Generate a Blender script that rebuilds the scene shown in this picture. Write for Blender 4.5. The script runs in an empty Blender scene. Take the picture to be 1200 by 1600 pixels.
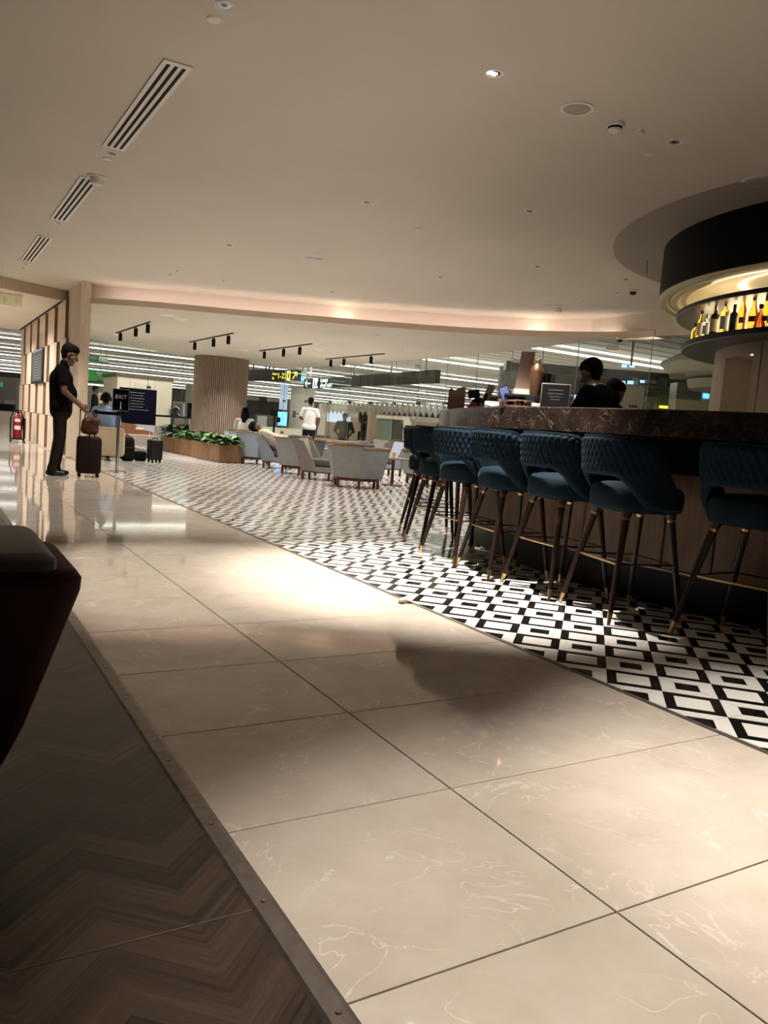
import bpy, bmesh, math, random
from mathutils import Vector, Matrix
random.seed(7)
PI = math.pi
C = bpy.context.scene.collection
# ------------------------------------------------------------------ camera
F_PX, PITCH, ROLL, YAW, EYE = 1227.93, .101226, .0770846, .5352755, .95
cp, sp, cw, sw = math.cos(PITCH), math.sin(PITCH), math.cos(YAW), math.sin(YAW)
FW = Vector((sw*cp, cw*cp, -sp))
R0 = Vector((cw, -sw, 0)); U0 = R0.cross(FW)
RT = R0*math.cos(ROLL) + U0*math.sin(ROLL)
UP = -R0*math.sin(ROLL) + U0*math.cos(ROLL)
cam_d = bpy.data.cameras.new('camera'); cam = bpy.data.objects.new('camera', cam_d); C.objects.link(cam)
cam.matrix_world = Matrix(((RT.x, UP.x, -FW.x, 0), (RT.y, UP.y, -FW.y, 0), (RT.z, UP.z, -FW.z, EYE), (0, 0, 0, 1)))
cam_d.sensor_fit = 'HORIZONTAL'; cam_d.sensor_width = 36; cam_d.lens = 36*F_PX/1200
cam_d.clip_start = .05; cam_d.clip_end = 300
S = bpy.context.scene; S.camera = cam
def ray(px, py): return FW + RT*((px-600)/F_PX) + UP*((800-py)/F_PX)
def at(px, py, D): return Vector((0, 0, EYE)) + ray(px, py)*D          # point at forward depth D (metres)
def atz(px, py, z): d = ray(px, py); return Vector((0, 0, EYE)) + d*((z-EYE)/d.z)
def topx(p):
    v = Vector(p)-Vector((0, 0, EYE)); z = v.dot(FW)
    return (600+F_PX*v.dot(RT)/z, 800-F_PX*v.dot(UP)/z, z) if z > .05 else (-9999, 0, z)
# ------------------------------------------------------------------ world, lights, exposure
w = bpy.data.worlds.new('world'); S.world = w; w.use_nodes = True
w.node_tree.nodes['Background'].inputs[0].default_value = (1, .86, .7, 1)
w.node_tree.nodes['Background'].inputs[1].default_value = .012
vs = S.view_settings; vs.view_transform = 'Standard'; vs.look = 'None'; vs.gamma = 1; vs.exposure = 0.9
vs.use_curve_mapping = False
WARM = (1, .92, .82); NEUT = (1, .95, .89)
def spot(loc, power, size=100, blend=.6, col=WARM, r=.04, aim=None):
    l = bpy.data.lights.new('downlight_beam', 'SPOT'); l.energy = power; l.spot_size = math.radians(size); l.spot_blend = blend
    l.color = col; l.shadow_soft_size = r
    o = bpy.data.objects.new('downlight_beam', l); C.objects.link(o); o.location = loc
    if aim: o.rotation_euler = (Vector(aim)-Vector(loc)).to_track_quat('-Z', 'Y').to_euler()
    return o
def area(loc, sx, sy, power, col=NEUT, rot=(0, 0, 0)):
    l = bpy.data.lights.new('area_light', 'AREA'); l.shape = 'RECTANGLE'; l.size = sx; l.size_y = sy; l.energy = power; l.color = col
    o = bpy.data.objects.new('area_light', l); C.objects.link(o); o.location = loc; o.rotation_euler = rot; return o
# downlights set in the main ceiling (z 3.25): x, y, watts, beam
DOWN = [(1.42, 0.45, 260, 58), (1.42, 4.57, 235, 50), (1.43, 7.70, 120, 62), (1.44, 11.03, 100, 80), (1.43, 14.6, 120, 95),
        (3.08, 4.25, 800, 60), (2.65, 0.95, 260, 50), (3.85, 7.32, 230, 85), (3.47, 10.4, 200, 95), (3.47, 13.34, 180, 95),  # narrowest beam here: unseen lamp added to brighten the white inlay
        (6.47, 9.82, 200, 100), (5.99, 12.4, 180, 100), (4.78, 4.26, 12, 60), (5.2, 6.37, 40, 80)]
LOWD = [(4.44, 16.07), (4.96, 18.4), (6.73, 15.86), (7.82, 13.97), (8.03, 16.39), (9.9, 18.9), (8.74, 20.6), (9.73, 16.1), (5.89, 22.1),
        (7.71, 22.1), (9.1, 14.6), (9.58, 12.2), (3.7, 19.5)]
# ------------------------------------------------------------------ materials
def mat(name, col, rough=.5, metal=0, spec=.5, emit=None, es=1, alpha=None, noise=0, nscale=6, bump=0, bscale=40, sheen=0, trans=0, col2=None, stretch=None, coat=0):
    m = bpy.data.materials.new(name); m.use_nodes = True; nt = m.node_tree; b = nt.nodes['Principled BSDF']
    c4 = (*col, 1)
    b.inputs['Base Color'].default_value = c4; b.inputs['Roughness'].default_value = rough; b.inputs['Metallic'].default_value = metal
    b.inputs['Specular IOR Level'].default_value = spec
    if sheen: b.inputs['Sheen Weight'].default_value = sheen; b.inputs['Sheen Roughness'].default_value = .35; b.inputs['Sheen Tint'].default_value = (*[min(1, x*5+.1) for x in col], 1)
    if trans: b.inputs['Transmission Weight'].default_value = trans; b.inputs['IOR'].default_value = 1.4
    if coat: b.inputs['Coat Weight'].default_value = coat
    if emit: b.inputs['Emission Color'].default_value = (*emit, 1); b.inputs['Emission Strength'].default_value = es
    if noise or bump or col2:
        tc = nt.nodes.new('ShaderNodeTexCoord'); mp = nt.nodes.new('ShaderNodeMapping'); nt.links.new(tc.outputs['Object'], mp.inputs[0])
        if stretch: mp.inputs['Scale'].default_value = stretch
        n = nt.nodes.new('ShaderNodeTexNoise'); n.inputs['Scale'].default_value = nscale; n.inputs['Detail'].default_value = 6
        nt.links.new(mp.outputs[0], n.inputs['Vector'])
        if noise or col2:
            r = nt.nodes.new('ShaderNodeValToRGB'); c2 = col2 or tuple(x*(1-noise) for x in col)
            r.color_ramp.elements[0].position = .35; r.color_ramp.elements[1].position = .65
            r.color_ramp.elements[0].color = (*c2, 1); r.color_ramp.elements[1].color = c4
            nt.links.new(n.outputs[0], r.inputs[0]); nt.links.new(r.outputs[0], b.inputs['Base Color'])
        if bump:
            n2 = nt.nodes.new('ShaderNodeTexNoise'); n2.inputs['Scale'].default_value = bscale; nt.links.new(mp.outputs[0], n2.inputs['Vector'])
            bp = nt.nodes.new('ShaderNodeBump'); bp.inputs['Strength'].default_value = bump; bp.inputs['Distance'].default_value = .01
            nt.links.new(n2.outputs[0], bp.inputs['Height']); nt.links.new(bp.outputs[0], b.inputs['Normal'])
    return m
def marble(name, base, dark, vein, rough, scale=1.0, vamt=.6, per_object=True, vw=.02):
    m = bpy.data.materials.new(name); m.use_nodes = True; nt = m.node_tree; b = nt.nodes['Principled BSDF']; L = nt.links.new
    g = nt.nodes.new('ShaderNodeNewGeometry'); add = nt.nodes.new('ShaderNodeVectorMath'); add.operation = 'ADD'
    L(g.outputs['Position'], add.inputs[0])
    if per_object:
        oi = nt.nodes.new('ShaderNodeObjectInfo'); mu = nt.nodes.new('ShaderNodeMath'); mu.operation = 'MULTIPLY'; mu.inputs[1].default_value = 57
        L(oi.outputs['Random'], mu.inputs[0]); L(mu.outputs[0], add.inputs[1])
    n = nt.nodes.new('ShaderNodeTexNoise'); n.inputs['Scale'].default_value = 2.2*scale; n.inputs['Detail'].default_value = 8; n.inputs['Roughness'].default_value = .62
    L(add.outputs[0], n.inputs['Vector'])
    r = nt.nodes.new('ShaderNodeValToRGB'); r.color_ramp.elements[0].position = .3; r.color_ramp.elements[1].position = .7
    r.color_ramp.elements[0].color = (*dark, 1); r.color_ramp.elements[1].color = (*base, 1); L(n.outputs[0], r.inputs[0])
    n2 = nt.nodes.new('ShaderNodeTexNoise'); n2.inputs['Scale'].default_value = 1.5*scale; n2.inputs['Detail'].default_value = 9; n2.inputs['Distortion'].default_value = 1.6
    L(add.outputs[0], n2.inputs['Vector'])
    s = nt.nodes.new('ShaderNodeMath'); s.operation = 'SUBTRACT'; s.inputs[1].default_value = .5; L(n2.outputs[0], s.inputs[0])
    a = nt.nodes.new('ShaderNodeMath'); a.operation = 'ABSOLUTE'; L(s.outputs[0], a.inputs[0])
    mr = nt.nodes.new('ShaderNodeMapRange'); mr.inputs[1].default_value = 0; mr.inputs[2].default_value = vw; mr.inputs[3].default_value = vamt; mr.inputs[4].default_value = 0
    L(a.outputs[0], mr.inputs[0])
    n3 = nt.nodes.new('ShaderNodeTexNoise'); n3.inputs['Scale'].default_value = 1.7*scale; L(add.outputs[0], n3.inputs['Vector'])
    mr3 = nt.nodes.new('ShaderNodeMapRange'); mr3.inputs[1].default_value = .42; mr3.inputs[2].default_value = .60; L(n3.outputs[0], mr3.inputs[0])
    mm = nt.nodes.new('ShaderNodeMath'); mm.operation = 'MULTIPLY'; L(mr.outputs[0], mm.inputs[0]); L(mr3.outputs[0], mm.inputs[1])
    mx = nt.nodes.new('ShaderNodeMix'); mx.data_type = 'RGBA'; L(mm.outputs[0], mx.inputs[0]); L(r.outputs[0], mx.inputs[6]); mx.inputs[7].default_value = (*vein, 1)
    L(mx.outputs[2], b.inputs['Base Color']); b.inputs['Roughness'].default_value = rough
    return m
def glass_mat(name, tint, refl=1.0):
    m = bpy.data.materials.new(name); m.use_nodes = True; nt = m.node_tree; nt.nodes.clear(); L = nt.links.new
    o = nt.nodes.new('ShaderNodeOutputMaterial'); t = nt.nodes.new('ShaderNodeBsdfTransparent'); t.inputs[0].default_value = (*tint, 1)
    g = nt.nodes.new('ShaderNodeBsdfGlossy'); g.inputs['Roughness'].default_value = .0; g.inputs[0].default_value = (refl, refl, refl, 1)
    f = nt.nodes.new('ShaderNodeLayerWeight'); f.inputs[0].default_value = .5; pw = nt.nodes.new('ShaderNodeMath'); pw.operation = 'POWER'; pw.inputs[1].default_value = 5
    ad = nt.nodes.new('ShaderNodeMath'); ad.operation = 'MULTIPLY_ADD'; ad.inputs[1].default_value = .8*refl; ad.inputs[2].default_value = .035*refl; mx = nt.nodes.new('ShaderNodeMixShader')
    L(f.outputs['Facing'], pw.inputs[0]); L(pw.outputs[0], ad.inputs[0])
    L(ad.outputs[0], mx.inputs[0]); L(t.outputs[0], mx.inputs[1]); L(g.outputs[0], mx.inputs[2]); L(mx.outputs[0], o.inputs[0])
    return m
def vinyl_mat():
    m = bpy.data.materials.new('chevron_oak_vinyl'); m.use_nodes = True; nt = m.node_tree; b = nt.nodes['Principled BSDF']; L = nt.links.new
    g = nt.nodes.new('ShaderNodeNewGeometry'); sx = nt.nodes.new('ShaderNodeSeparateXYZ'); L(g.outputs['Position'], sx.inputs[0])
    def M(op, a, v=None, c=None):
        n = nt.nodes.new('ShaderNodeMath'); n.operation = op
        for i, x in enumerate((a, v, c)):
            if x is None: continue
            if isinstance(x, (int, float)): n.inputs[i].default_value = x
            else: L(x, n.inputs[i])
        return n.outputs[0]
    X, Y = sx.outputs[0], sx.outputs[1]
    P = .32
    zig = M('PINGPONG', M('ADD', X, 9.94), P/2)                 # chevron folds running along the corridor
    v = M('ADD', Y, M('MULTIPLY', zig, .95))
    col = M('FLOOR', M('DIVIDE', M('ADD', X, 9.94), P/2))
    cmb = nt.nodes.new('ShaderNodeCombineXYZ'); L(M('MULTIPLY', v, 62), cmb.inputs[0]); L(M('ADD', M('MULTIPLY', zig, 2.0), M('MULTIPLY', col, .0)), cmb.inputs[1])
    n = nt.nodes.new('ShaderNodeTexNoise'); n.inputs['Scale'].default_value = 1.0; n.inputs['Detail'].default_value = 9; n.inputs['Roughness'].default_value = .78; L(cmb.outputs[0], n.inputs['Vector'])
    pl = M('FLOOR', M('MULTIPLY', v, 1/.09)); wn = nt.nodes.new('ShaderNodeTexWhiteNoise'); wn.noise_dimensions = '1D'; L(pl, wn.inputs['W'])
    f = M('ADD', M('MULTIPLY', n.outputs[0], .85), M('MULTIPLY', wn.outputs[0], .16))
    r = nt.nodes.new('ShaderNodeValToRGB'); r.color_ramp.elements[0].position = .40; r.color_ramp.elements[1].position = .70
    r.color_ramp.elements[0].color = (.010, .0065, .0048, 1); r.color_ramp.elements[1].color = (.088, .053, .035, 1)
    L(f, r.inputs[0]); L(r.outputs[0], b.inputs['Base Color']); b.inputs['Roughness'].default_value = .38
    bp = nt.nodes.new('ShaderNodeBump'); bp.inputs['Strength'].default_value = .25; bp.inputs['Distance'].default_value = .002; L(n.outputs[0], bp.inputs['Height']); L(bp.outputs[0], b.inputs['Normal'])
    return m
M = dict(
 plaster=mat('warm_white_plaster', (.67, .605, .52), .7, spec=.25, noise=.05, nscale=.8),
 fascia=mat('beige_fascia', (.66, .54, .42), .6),
 cove=mat('cove_plaster', (.80, .70, .64), .7),
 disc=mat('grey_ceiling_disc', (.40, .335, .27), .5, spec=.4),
 beige=marble('beige_marble_tile', (.60, .53, .455), (.50, .43, .36), (.78, .72, .65), .045, 2.4, .75, True, .009),
 grout=mat('dark_grout', (.10, .075, .05), .8),
 white=marble('white_marble_inlay', (.88, .85, .81), (.80, .77, .73), (.6, .56, .5), .12, 2, .25),
 black=marble('black_marble_inlay', (.012, .010, .010), (.006, .005, .005), (.35, .33, .30), .14, 3, .35, True, .006),
 vinyl=vinyl_mat(), steel=mat('brushed_strip_metal', (.24, .205, .18), .42, .7, noise=.25, nscale=30),
 chrome=mat('chrome', (.75, .73, .70), .18, 1), screw=mat('screw_metal', (.45, .4, .35), .3, 1),
 hallfloor=marble('hall_floor_stone', (.70, .64, .56), (.62, .56, .48), (.78, .71, .62), .10, .4, .3, False),
 wood=mat('light_oak_panel', (.76, .62, .47), .5, noise=.14, nscale=5, stretch=(6, 6, .6)),
 woodd=mat('recess_and_shade_brown', (.26, .16, .10), .6), bandmat=mat('black_lacquer', (.004, .004, .004), .45, spec=.2),
 barwood=mat('bar_front_walnut', (.15, .078, .045), .55, noise=.3, nscale=4, stretch=(8, 8, .5)),
 barmarble=marble('dark_brown_veined_marble', (.038, .024, .019), (.008, .0045, .0035), (.22, .175, .15), .2, 5.5, .6, False, .018),
 brass=mat('brushed_brass', (.55, .38, .18), .28, 1), navy=mat('navy_velvet', (.0045, .0125, .021), .8, sheen=.26, spec=.1),
 stoolwood=mat('dark_walnut_leg', (.022, .009, .006), .35, spec=.3), dark=mat('matte_black', (.006, .006, .006), .7, spec=.15), blackgloss=mat('gloss_black', (.008, .008, .008), .2),
 drum=mat('dark_bronze_drum', (.003, .0026, .0024), .55, spec=.1), cream=mat('cream_gloss_dish', (.80, .70, .45), .22, coat=.4),
 tower=mat('taupe_tower_cladding', (.56, .46, .36), .55), shelf=mat('dark_grey_shelf', (.055, .050, .046), .28),
 whitep=mat('white_painted_metal', (.82, .78, .72), .5), vent=mat('vent_shadow', (.004, .004, .004), .9),
 glass=glass_mat('clear_partition_glass', (.93, .965, .94)), glassedge=mat('green_glass_edge', (.30, .38, .34), .3),
 pillar=mat('taupe_ribbed_pillar', (.36, .275, .205), .6), ribgap=mat('rib_gap_brown', (.13, .09, .06), .8),
 greym=mat('shaded_grey_velvet', (.20, .205, .21), .8, sheen=.4, noise=.12, nscale=9), grey=mat('light_grey_velvet', (.28, .285, .285), .8, sheen=.4, noise=.12, nscale=9), greyd=mat('dark_grey_velvet', (.12, .12, .122), .8, sheen=.4, noise=.1, nscale=9),
 bluegrey=mat('blue_grey_velvet', (.27, .31, .36), .8, sheen=.4), beigev=mat('beige_grey_velvet', (.26, .23, .20), .8, sheen=.3, noise=.1, nscale=9), cushion=mat('charcoal_cushion', (.085, .075, .068), .8, sheen=.3),
 rim=mat('tan_wood_rim', (.26, .16, .09), .4), maho=mat('mahogany_frame', (.10, .022, .013), .4),
 tan=mat('tan_leather', (.40, .31, .21), .5), yel=mat('pale_yellow_piping', (.58, .50, .32), .5),
 planter=mat('walnut_planter', (.20, .10, .038), .5, noise=.25, nscale=3, stretch=(5, 5, .7)), soil=mat('soil', (.03, .02, .014), .9),
 leaf=mat('deep_green_leaf', (.055, .13, .035), .45, noise=.5, nscale=9), leaf2=mat('light_green_leaf', (.16, .27, .09), .45, noise=.4, nscale=9), leaf3=mat('dark_leaf', (.02, .05, .02), .45),
 red=mat('extinguisher_red', (.24, .010, .009), .35), label=mat('white_label', (.7, .68, .62), .6),
 skin=mat('brown_skin', (.17, .085, .052), .6), skind=mat('dark_skin', (.13, .06, .036), .55), hair=mat('black_hair', (.004, .0035, .003), .8, spec=.12),
 bshirt=mat('black_polo', (.006, .0055, .0055), .95, spec=.08), trous=mat('charcoal_trousers', (.024, .019, .016), .95, spec=.08, noise=.3, nscale=14), shoe=mat('black_shoe', (.01, .009, .008), .4),
 wshirt=mat('white_shirt_cloth', (.62, .60, .58), .8, noise=.1, nscale=8), blshirt=mat('pale_blue_shirt', (.28, .42, .68), .8, noise=.15, nscale=10), cap=mat('royal_blue_cap', (.03, .06, .36), .7),
 dnavy=mat('dark_navy_cloth', (.005, .007, .010), .95, spec=.08), creamcl=mat('cream_wrap_cloth', (.60, .52, .40), .8, noise=.15, nscale=10),
 case=mat('dark_brown_shell', (.012, .006, .005), .6, spec=.15), caseb=mat('black_suitcase_shell', (.012, .011, .010), .4, spec=.3), bagb=mat('brown_leather_bag', (.07, .024, .014), .55, spec=.2),
 redlea=mat('dark_red_leather', (.022, .0022, .002), .6, spec=.12), olive=mat('black_olive_leather', (.012, .010, .006), .45, spec=.25),
 navyb=mat('navy_board_print', (.003, .004, .011), .8, spec=.03), whitet=mat('white_print', (.75, .75, .72), .6), sofaprint=mat('brown_sofa_print', (.22, .09, .05), .6),
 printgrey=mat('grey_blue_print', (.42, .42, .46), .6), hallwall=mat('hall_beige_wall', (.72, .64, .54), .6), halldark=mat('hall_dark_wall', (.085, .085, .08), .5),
 hallceil=mat('grey_hall_ceiling', (.84, .83, .79), .5), lightbar=mat('white_light_strip', (1, 1, 1), emit=(1, .97, .92), es=2.6),
 covestrip=mat('pink_cove_strip', (1, .8, .75), emit=(1, .86, .79), es=7), hallcol=mat('grey_hall_column', (.40, .38, .35), .4),
 signb=mat('black_sign_face', (.012, .013, .010), .4), yellow=mat('yellow_sign_print', (.8, .7, .05), emit=(.85, .75, .08), es=.9), white_e=mat('lit_white_sign_print', (.9, .9, .9), emit=(.85, .95, 1), es=1.1),
 green=mat('green_fascia', (.02, .20, .06), .5, emit=(.02, .30, .08), es=.25), yg=mat('yellow_green_band', (.35, .45, .12), .5), green_e=mat('exit_green', (.03, .25, .08), .5, emit=(.05, .35, .1), es=.3), green_d=mat('dark_green_sign', (.012, .09, .04), .5),
 arrowg=mat('lime_green_print', (.12, .42, .03), .5, emit=(.15, .5, .03), es=.3),
 blue_e=mat('bright_blue_screen', (.1, .4, .9), emit=(.10, .42, .95), es=1.5), blue_s=mat('pale_blue_screen', (.4, .45, .6), emit=(.38, .46, .62), es=.55), blue_w=mat('blue_lit_window', (.4, .6, .9), emit=(.30, .52, .85), es=1.1),
 monitor=mat('dim_monitor_screen', (.04, .045, .045), .5, emit=(.05, .06, .06), es=.4), orange=mat('orange_screen', (.5, .1, .04), emit=(.45, .10, .03), es=.5),
 frost=mat('frosted_backlight', (.9, .85, .75), .6, emit=(1, .80, .48), es=2.0), ledw=mat('led_white', (1, 1, 1), emit=(1, .88, .66), es=12),
 dl_on=mat('lit_downlight_lens', (1, 1, 1), emit=(1, .95, .92), es=5), reflector=mat('mirror_reflector', (.35, .36, .42), .12, 1),
 acr=glass_mat('clear_acrylic', (.90, .86, .84)), menubrown=mat('brown_menu_sheet', (.30, .20, .17), .6), copper=mat('copper_bronze', (.24, .13, .08), .35, .8), silverf=mat('silver_frame', (.5, .47, .43), .3, .9),
 tabpur=mat('violet_tablet_screen', (.10, .10, .24), .2, emit=(.10, .10, .26), es=.15), tantab=mat('tan_tablet_back', (.20, .155, .11), .5), paper=mat('white_paper', (.75, .68, .55), .7), redthing=mat('red_plastic', (.55, .07, .04), .5),
 redpetal=mat('red_petals', (.6, .03, .05), .6), stripew=mat('pale_pattern_panel', (.46, .43, .38), .6), hallwood=mat('hall_wood_panel', (.34, .25, .17), .6), gglass=mat('green_glass_panel', (.17, .22, .17), .2),
 steelwall=mat('brushed_steel_wall', (.32, .32, .30), .3, .6))
# ------------------------------------------------------------------ mesh builder
class MB:
    def __init__(s): s.v = []; s.f = []; s.m = []
    def add(s, vs_, fs, mi=0):
        o = len(s.v); s.v += [tuple(v) for v in vs_]; s.f += [tuple(i+o for i in f) for f in fs]; s.m += [mi]*len(fs); return s
    def box(s, c, d, rz=0, mi=0, taper=1.0, tilt=None):
        x, y, z = d[0]/2, d[1]/2, d[2]/2; cr, sr = math.cos(rz), math.sin(rz); vv = []
        for dz in (-z, z):
            k = taper if dz > 0 else 1
            for dx, dy in ((-x, -y), (x, -y), (x, y), (-x, y)):
                p = Vector((dx*k, dy*k, dz))
                if tilt: p = tilt @ p
                vv.append((c[0]+p.x*cr-p.y*sr, c[1]+p.x*sr+p.y*cr, c[2]+p.z))
        return s.add(vv, [(3, 2, 1, 0), (4, 5, 6, 7), (0, 1, 5, 4), (1, 2, 6, 5), (2, 3, 7, 6), (3, 0, 4, 7)], mi)
    def rbox(s, c, d, r=.03, rz=0, mi=0, seg=2, taper=1.0, tilt=None):
        bm = bmesh.new(); bmesh.ops.create_cube(bm, size=1)
        for v in bm.verts:
            k = taper if v.co.z > 0 else 1
            v.co = Vector((v.co.x*d[0]*k, v.co.y*d[1]*k, v.co.z*d[2]))
        bmesh.ops.bevel(bm, geom=bm.edges[:], offset=min(r, min(d)*.49), segments=seg, affect='EDGES', profile=.5)
        R = Matrix.Rotation(rz, 3, 'Z')
        if tilt: R = R @ tilt
        vv = [R @ v.co + Vector(c) for v in bm.verts]; ff = [tuple(v.index for v in f.verts) for f in bm.faces]; bm.free()
        return s.add(vv, ff, mi)
    def cyl(s, a, b, r0, r1=None, n=12, mi=0, cap=True):
        r1 = r0 if r1 is None else r1; a = Vector(a); b = Vector(b); d = (b-a).normalized()
        u = d.orthogonal().normalized(); w_ = d.cross(u); vv = []
        for p, r in ((a, r0), (b, r1)):
            for i in range(n):
                t = 2*PI*i/n; vv.append(p+u*(r*math.cos(t))+w_*(r*math.sin(t)))
        ff = [(i, (i+1) % n, n+(i+1) % n, n+i) for i in range(n)]
        if cap: ff += [tuple(range(n-1, -1, -1)), tuple(range(n, 2*n))]
        return s.add(vv, ff, mi)
    def tube(s, pts, r, n=8, mi=0):
        for a, b in zip(pts[:-1], pts[1:]): s.cyl(a, b, r, r, n, mi)
        return s
    def lathe(s, prof, c=(0, 0), n=32, a0=0, a1=2*PI, mi=0, closed=False):
        full = abs(a1-a0-2*PI) < 1e-6; m = n if full else n+1; vv = []; k = len(prof)
        for i in range(m):
            t = a0+(a1-a0)*i/n
            for r, z in prof: vv.append((c[0]+r*math.cos(t), c[1]+r*math.sin(t), z))
        ff = []
        for i in range(n):
            j = (i+1) % m
            for q in range(k if closed else k-1):
                q2 = (q+1) % k; ff.append((i*k+q, j*k+q, j*k+q2, i*k+q2))
        return s.add(vv, ff, mi)
    def prism(s, pts, z0, z1, mi=0):
        n = len(pts); vv = [(x, y, z0) for x, y in pts]+[(x, y, z1) for x, y in pts]
        return s.add(vv, [tuple(range(n-1, -1, -1)), tuple(range(n, 2*n))]+[(i, (i+1) % n, n+(i+1) % n, n+i) for i in range(n)], mi)
    def wall(s, pts, z0, z1, th, mi=0):                       # thick vertical sheet along a polyline
        P = [Vector((x, y)) for x, y in pts]; N = []
        for i in range(len(P)):
            a = P[max(i-1, 0)]; b = P[min(i+1, len(P)-1)]; d = (b-a).normalized(); N.append(Vector((-d.y, d.x)))
        vv = []
        for p, nn in zip(P, N):
            for q in (p, p+nn*th):
                vv += [(q.x, q.y, z0), (q.x, q.y, z1)]
        ff = []
        for i in range(len(P)-1):
            a, b = 4*i, 4*i+4
            ff += [(a, b, b+1, a+1), (a+2, a+3, b+3, b+2), (a+1, b+1, b+3, a+3), (a, a+2, b+2, b)]
        e = 4*(len(P)-1); ff += [(0, 1, 3, 2), (e, e+2, e+3, e+1)]
        return s.add(vv, ff, mi)
    def sph(s, c, r, sc=(1, 1, 1), n=14, mi=0):
        prof = [(math.sin(PI*i/(n//2)), -math.cos(PI*i/(n//2))) for i in range(n//2+1)]; vv = []
        for i in range(n):
            t = 2*PI*i/n
            for a, z in prof: vv.append((c[0]+r*sc[0]*a*math.cos(t), c[1]+r*sc[1]*a*math.sin(t), c[2]+r*sc[2]*z))
        k = len(prof); return s.add(vv, [(i*k+q, ((i+1) % n)*k+q, ((i+1) % n)*k+q+1, i*k+q+1) for i in range(n) for q in range(k-1)], mi)
    def build(s, name, mats, parent=None, smooth=True, ang=35, loc=None, rz=0):
        me = bpy.data.meshes.new(name); me.from_pydata([tuple(v) for v in s.v], [], s.f)
        mats = mats if isinstance(mats, (list, tuple)) else [mats]
        for m in mats: me.materials.append(M[m] if isinstance(m, str) else m)
        me.polygons.foreach_set('material_index', s.m)
        bm = bmesh.new(); bm.from_mesh(me); bmesh.ops.remove_doubles(bm, verts=bm.verts, dist=1e-5); bmesh.ops.recalc_face_normals(bm, faces=bm.faces); bm.to_mesh(me); bm.free()
        if smooth: me.shade_smooth(); me.set_sharp_from_angle(angle=math.radians(ang))
        o = bpy.data.objects.new(name, me); C.objects.link(o)
        if parent: o.parent = parent
        if loc is not None: o.location = loc; o.rotation_euler = (0, 0, rz)
        return o
def tag(o, label, cat, group=None):
    o['label'] = label; o['category'] = cat
    if group: o['group'] = group
    return o
def thing(name, label, cat, loc=(0, 0, 0), rz=0, group=None):
    o = bpy.data.objects.new(name, None); o.empty_display_size = .1; C.objects.link(o); o.location = loc; o.rotation_euler = (0, 0, rz); return tag(o, label, cat, group)
def struct(o): o['kind'] = 'structure'; return o
def sroot(name, loc=(0, 0, 0)):
    o = bpy.data.objects.new(name, None); C.objects.link(o); o.location = loc; return struct(o)
def copy_tree(o, parent=None):
    c = o.copy(); C.objects.link(c); c.parent = parent
    for ch in list(o.children): copy_tree(ch, c)
    return c
def text(s_, size, mname, name='lettering', parent=None, mtx=None, ext=.002, align='LEFT'):
    cu = bpy.data.curves.new(name, 'FONT'); cu.body = s_; cu.size = size; cu.extrude = ext; cu.align_x = align; cu.resolution_u = 2
    o = bpy.data.objects.new(name, cu); C.objects.link(o); dg = bpy.context.evaluated_depsgraph_get(); dg.update()
    me = bpy.data.meshes.new_from_object(o.evaluated_get(dg)); bpy.data.objects.remove(o); bpy.data.curves.remove(cu)
    me.materials.clear(); me.materials.append(M[mname]); o = bpy.data.objects.new(name, me); C.objects.link(o)
    if parent: o.parent = parent
    if mtx is not None: o.matrix_local = mtx
    return o
def facing(p, heading, x=0, z=0, out=0):
    """matrix for flat print standing upright: local x = to the viewer's right, local y = up, at point p; heading = angle of outward normal"""
    nx, ny = math.cos(heading), math.sin(heading); r = Vector((-ny, nx, 0)); u = Vector((0, 0, 1)); n = Vector((nx, ny, 0))
    q = Vector(p)+r*x+u*z+n*out
    return Matrix(((r.x, u.x, n.x, q.x), (r.y, u.y, n.y, q.y), (r.z, u.z, n.z, q.z), (0, 0, 0, 1)))
def spline(pts, per=8):
    out = []; n = len(pts)
    for i in range(n-1):
        p = [Vector(pts[max(i-1, 0)]), Vector(pts[i]), Vector(pts[i+1]), Vector(pts[min(i+2, n-1)])]
        for j in range(per):
            t = j/per; out.append(.5*((2*p[1])+(-p[0]+p[2])*t+(2*p[0]-5*p[1]+4*p[2]-p[3])*t*t+(-p[0]+3*p[1]-3*p[2]+p[3])*t**3))
    out.append(Vector(pts[-1])); return [(v.x, v.y) for v in out]
def offset(pts, d):
    P = [Vector(p) for p in pts]; out = []
    for i in range(len(P)):
        t = (P[min(i+1, len(P)-1)]-P[max(i-1, 0)]).normalized(); out.append((P[i].x-t.y*d, P[i].y+t.x*d))
    return out
ZC, ZL, ZI, ZH = 3.25, 2.87, 3.06, 4.2
# ------------------------------------------------------------------ floor
XS0, XS1, XJ, XB, YJ, TL = .572, .625, 1.255, 2.405, 1.0486, .6002
floor = struct(MB().box((3, 6, -.06), (20, 34, .10)).build('floor', 'grout', smooth=False))
def tile(x0, x1, y0, y1, m, name='floor_tile', g=.0024, z0=-.012, z1=0.0, b=.0012):
    mb = MB(); a = [(x0+g, y0+g), (x1-g, y0+g), (x1-g, y1-g), (x0+g, y1-g)]; c = [(x0+g+b, y0+g+b), (x1-g-b, y0+g+b), (x1-g-b, y1-g-b), (x0+g+b, y1-g-b)]
    mb.add([(x, y, z0) for x, y in a]+[(x, y, z1-b) for x, y in a]+[(x, y, z1) for x, y in c], [(0, 1, 5, 4), (1, 2, 6, 5), (2, 3, 7, 6), (3, 0, 4, 7), (4, 5, 9, 8), (5, 6, 10, 9), (6, 7, 11, 10), (7, 4, 8, 11), (8, 9, 10, 11)])
    return mb.build(name, m, floor, smooth=False)
for k in range(-3, 27):
    y = YJ+TL*k
    tile(XS1-.02, XJ, y, y+TL, 'beige'); tile(XJ, XB, y, y+TL, 'beige')
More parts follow.
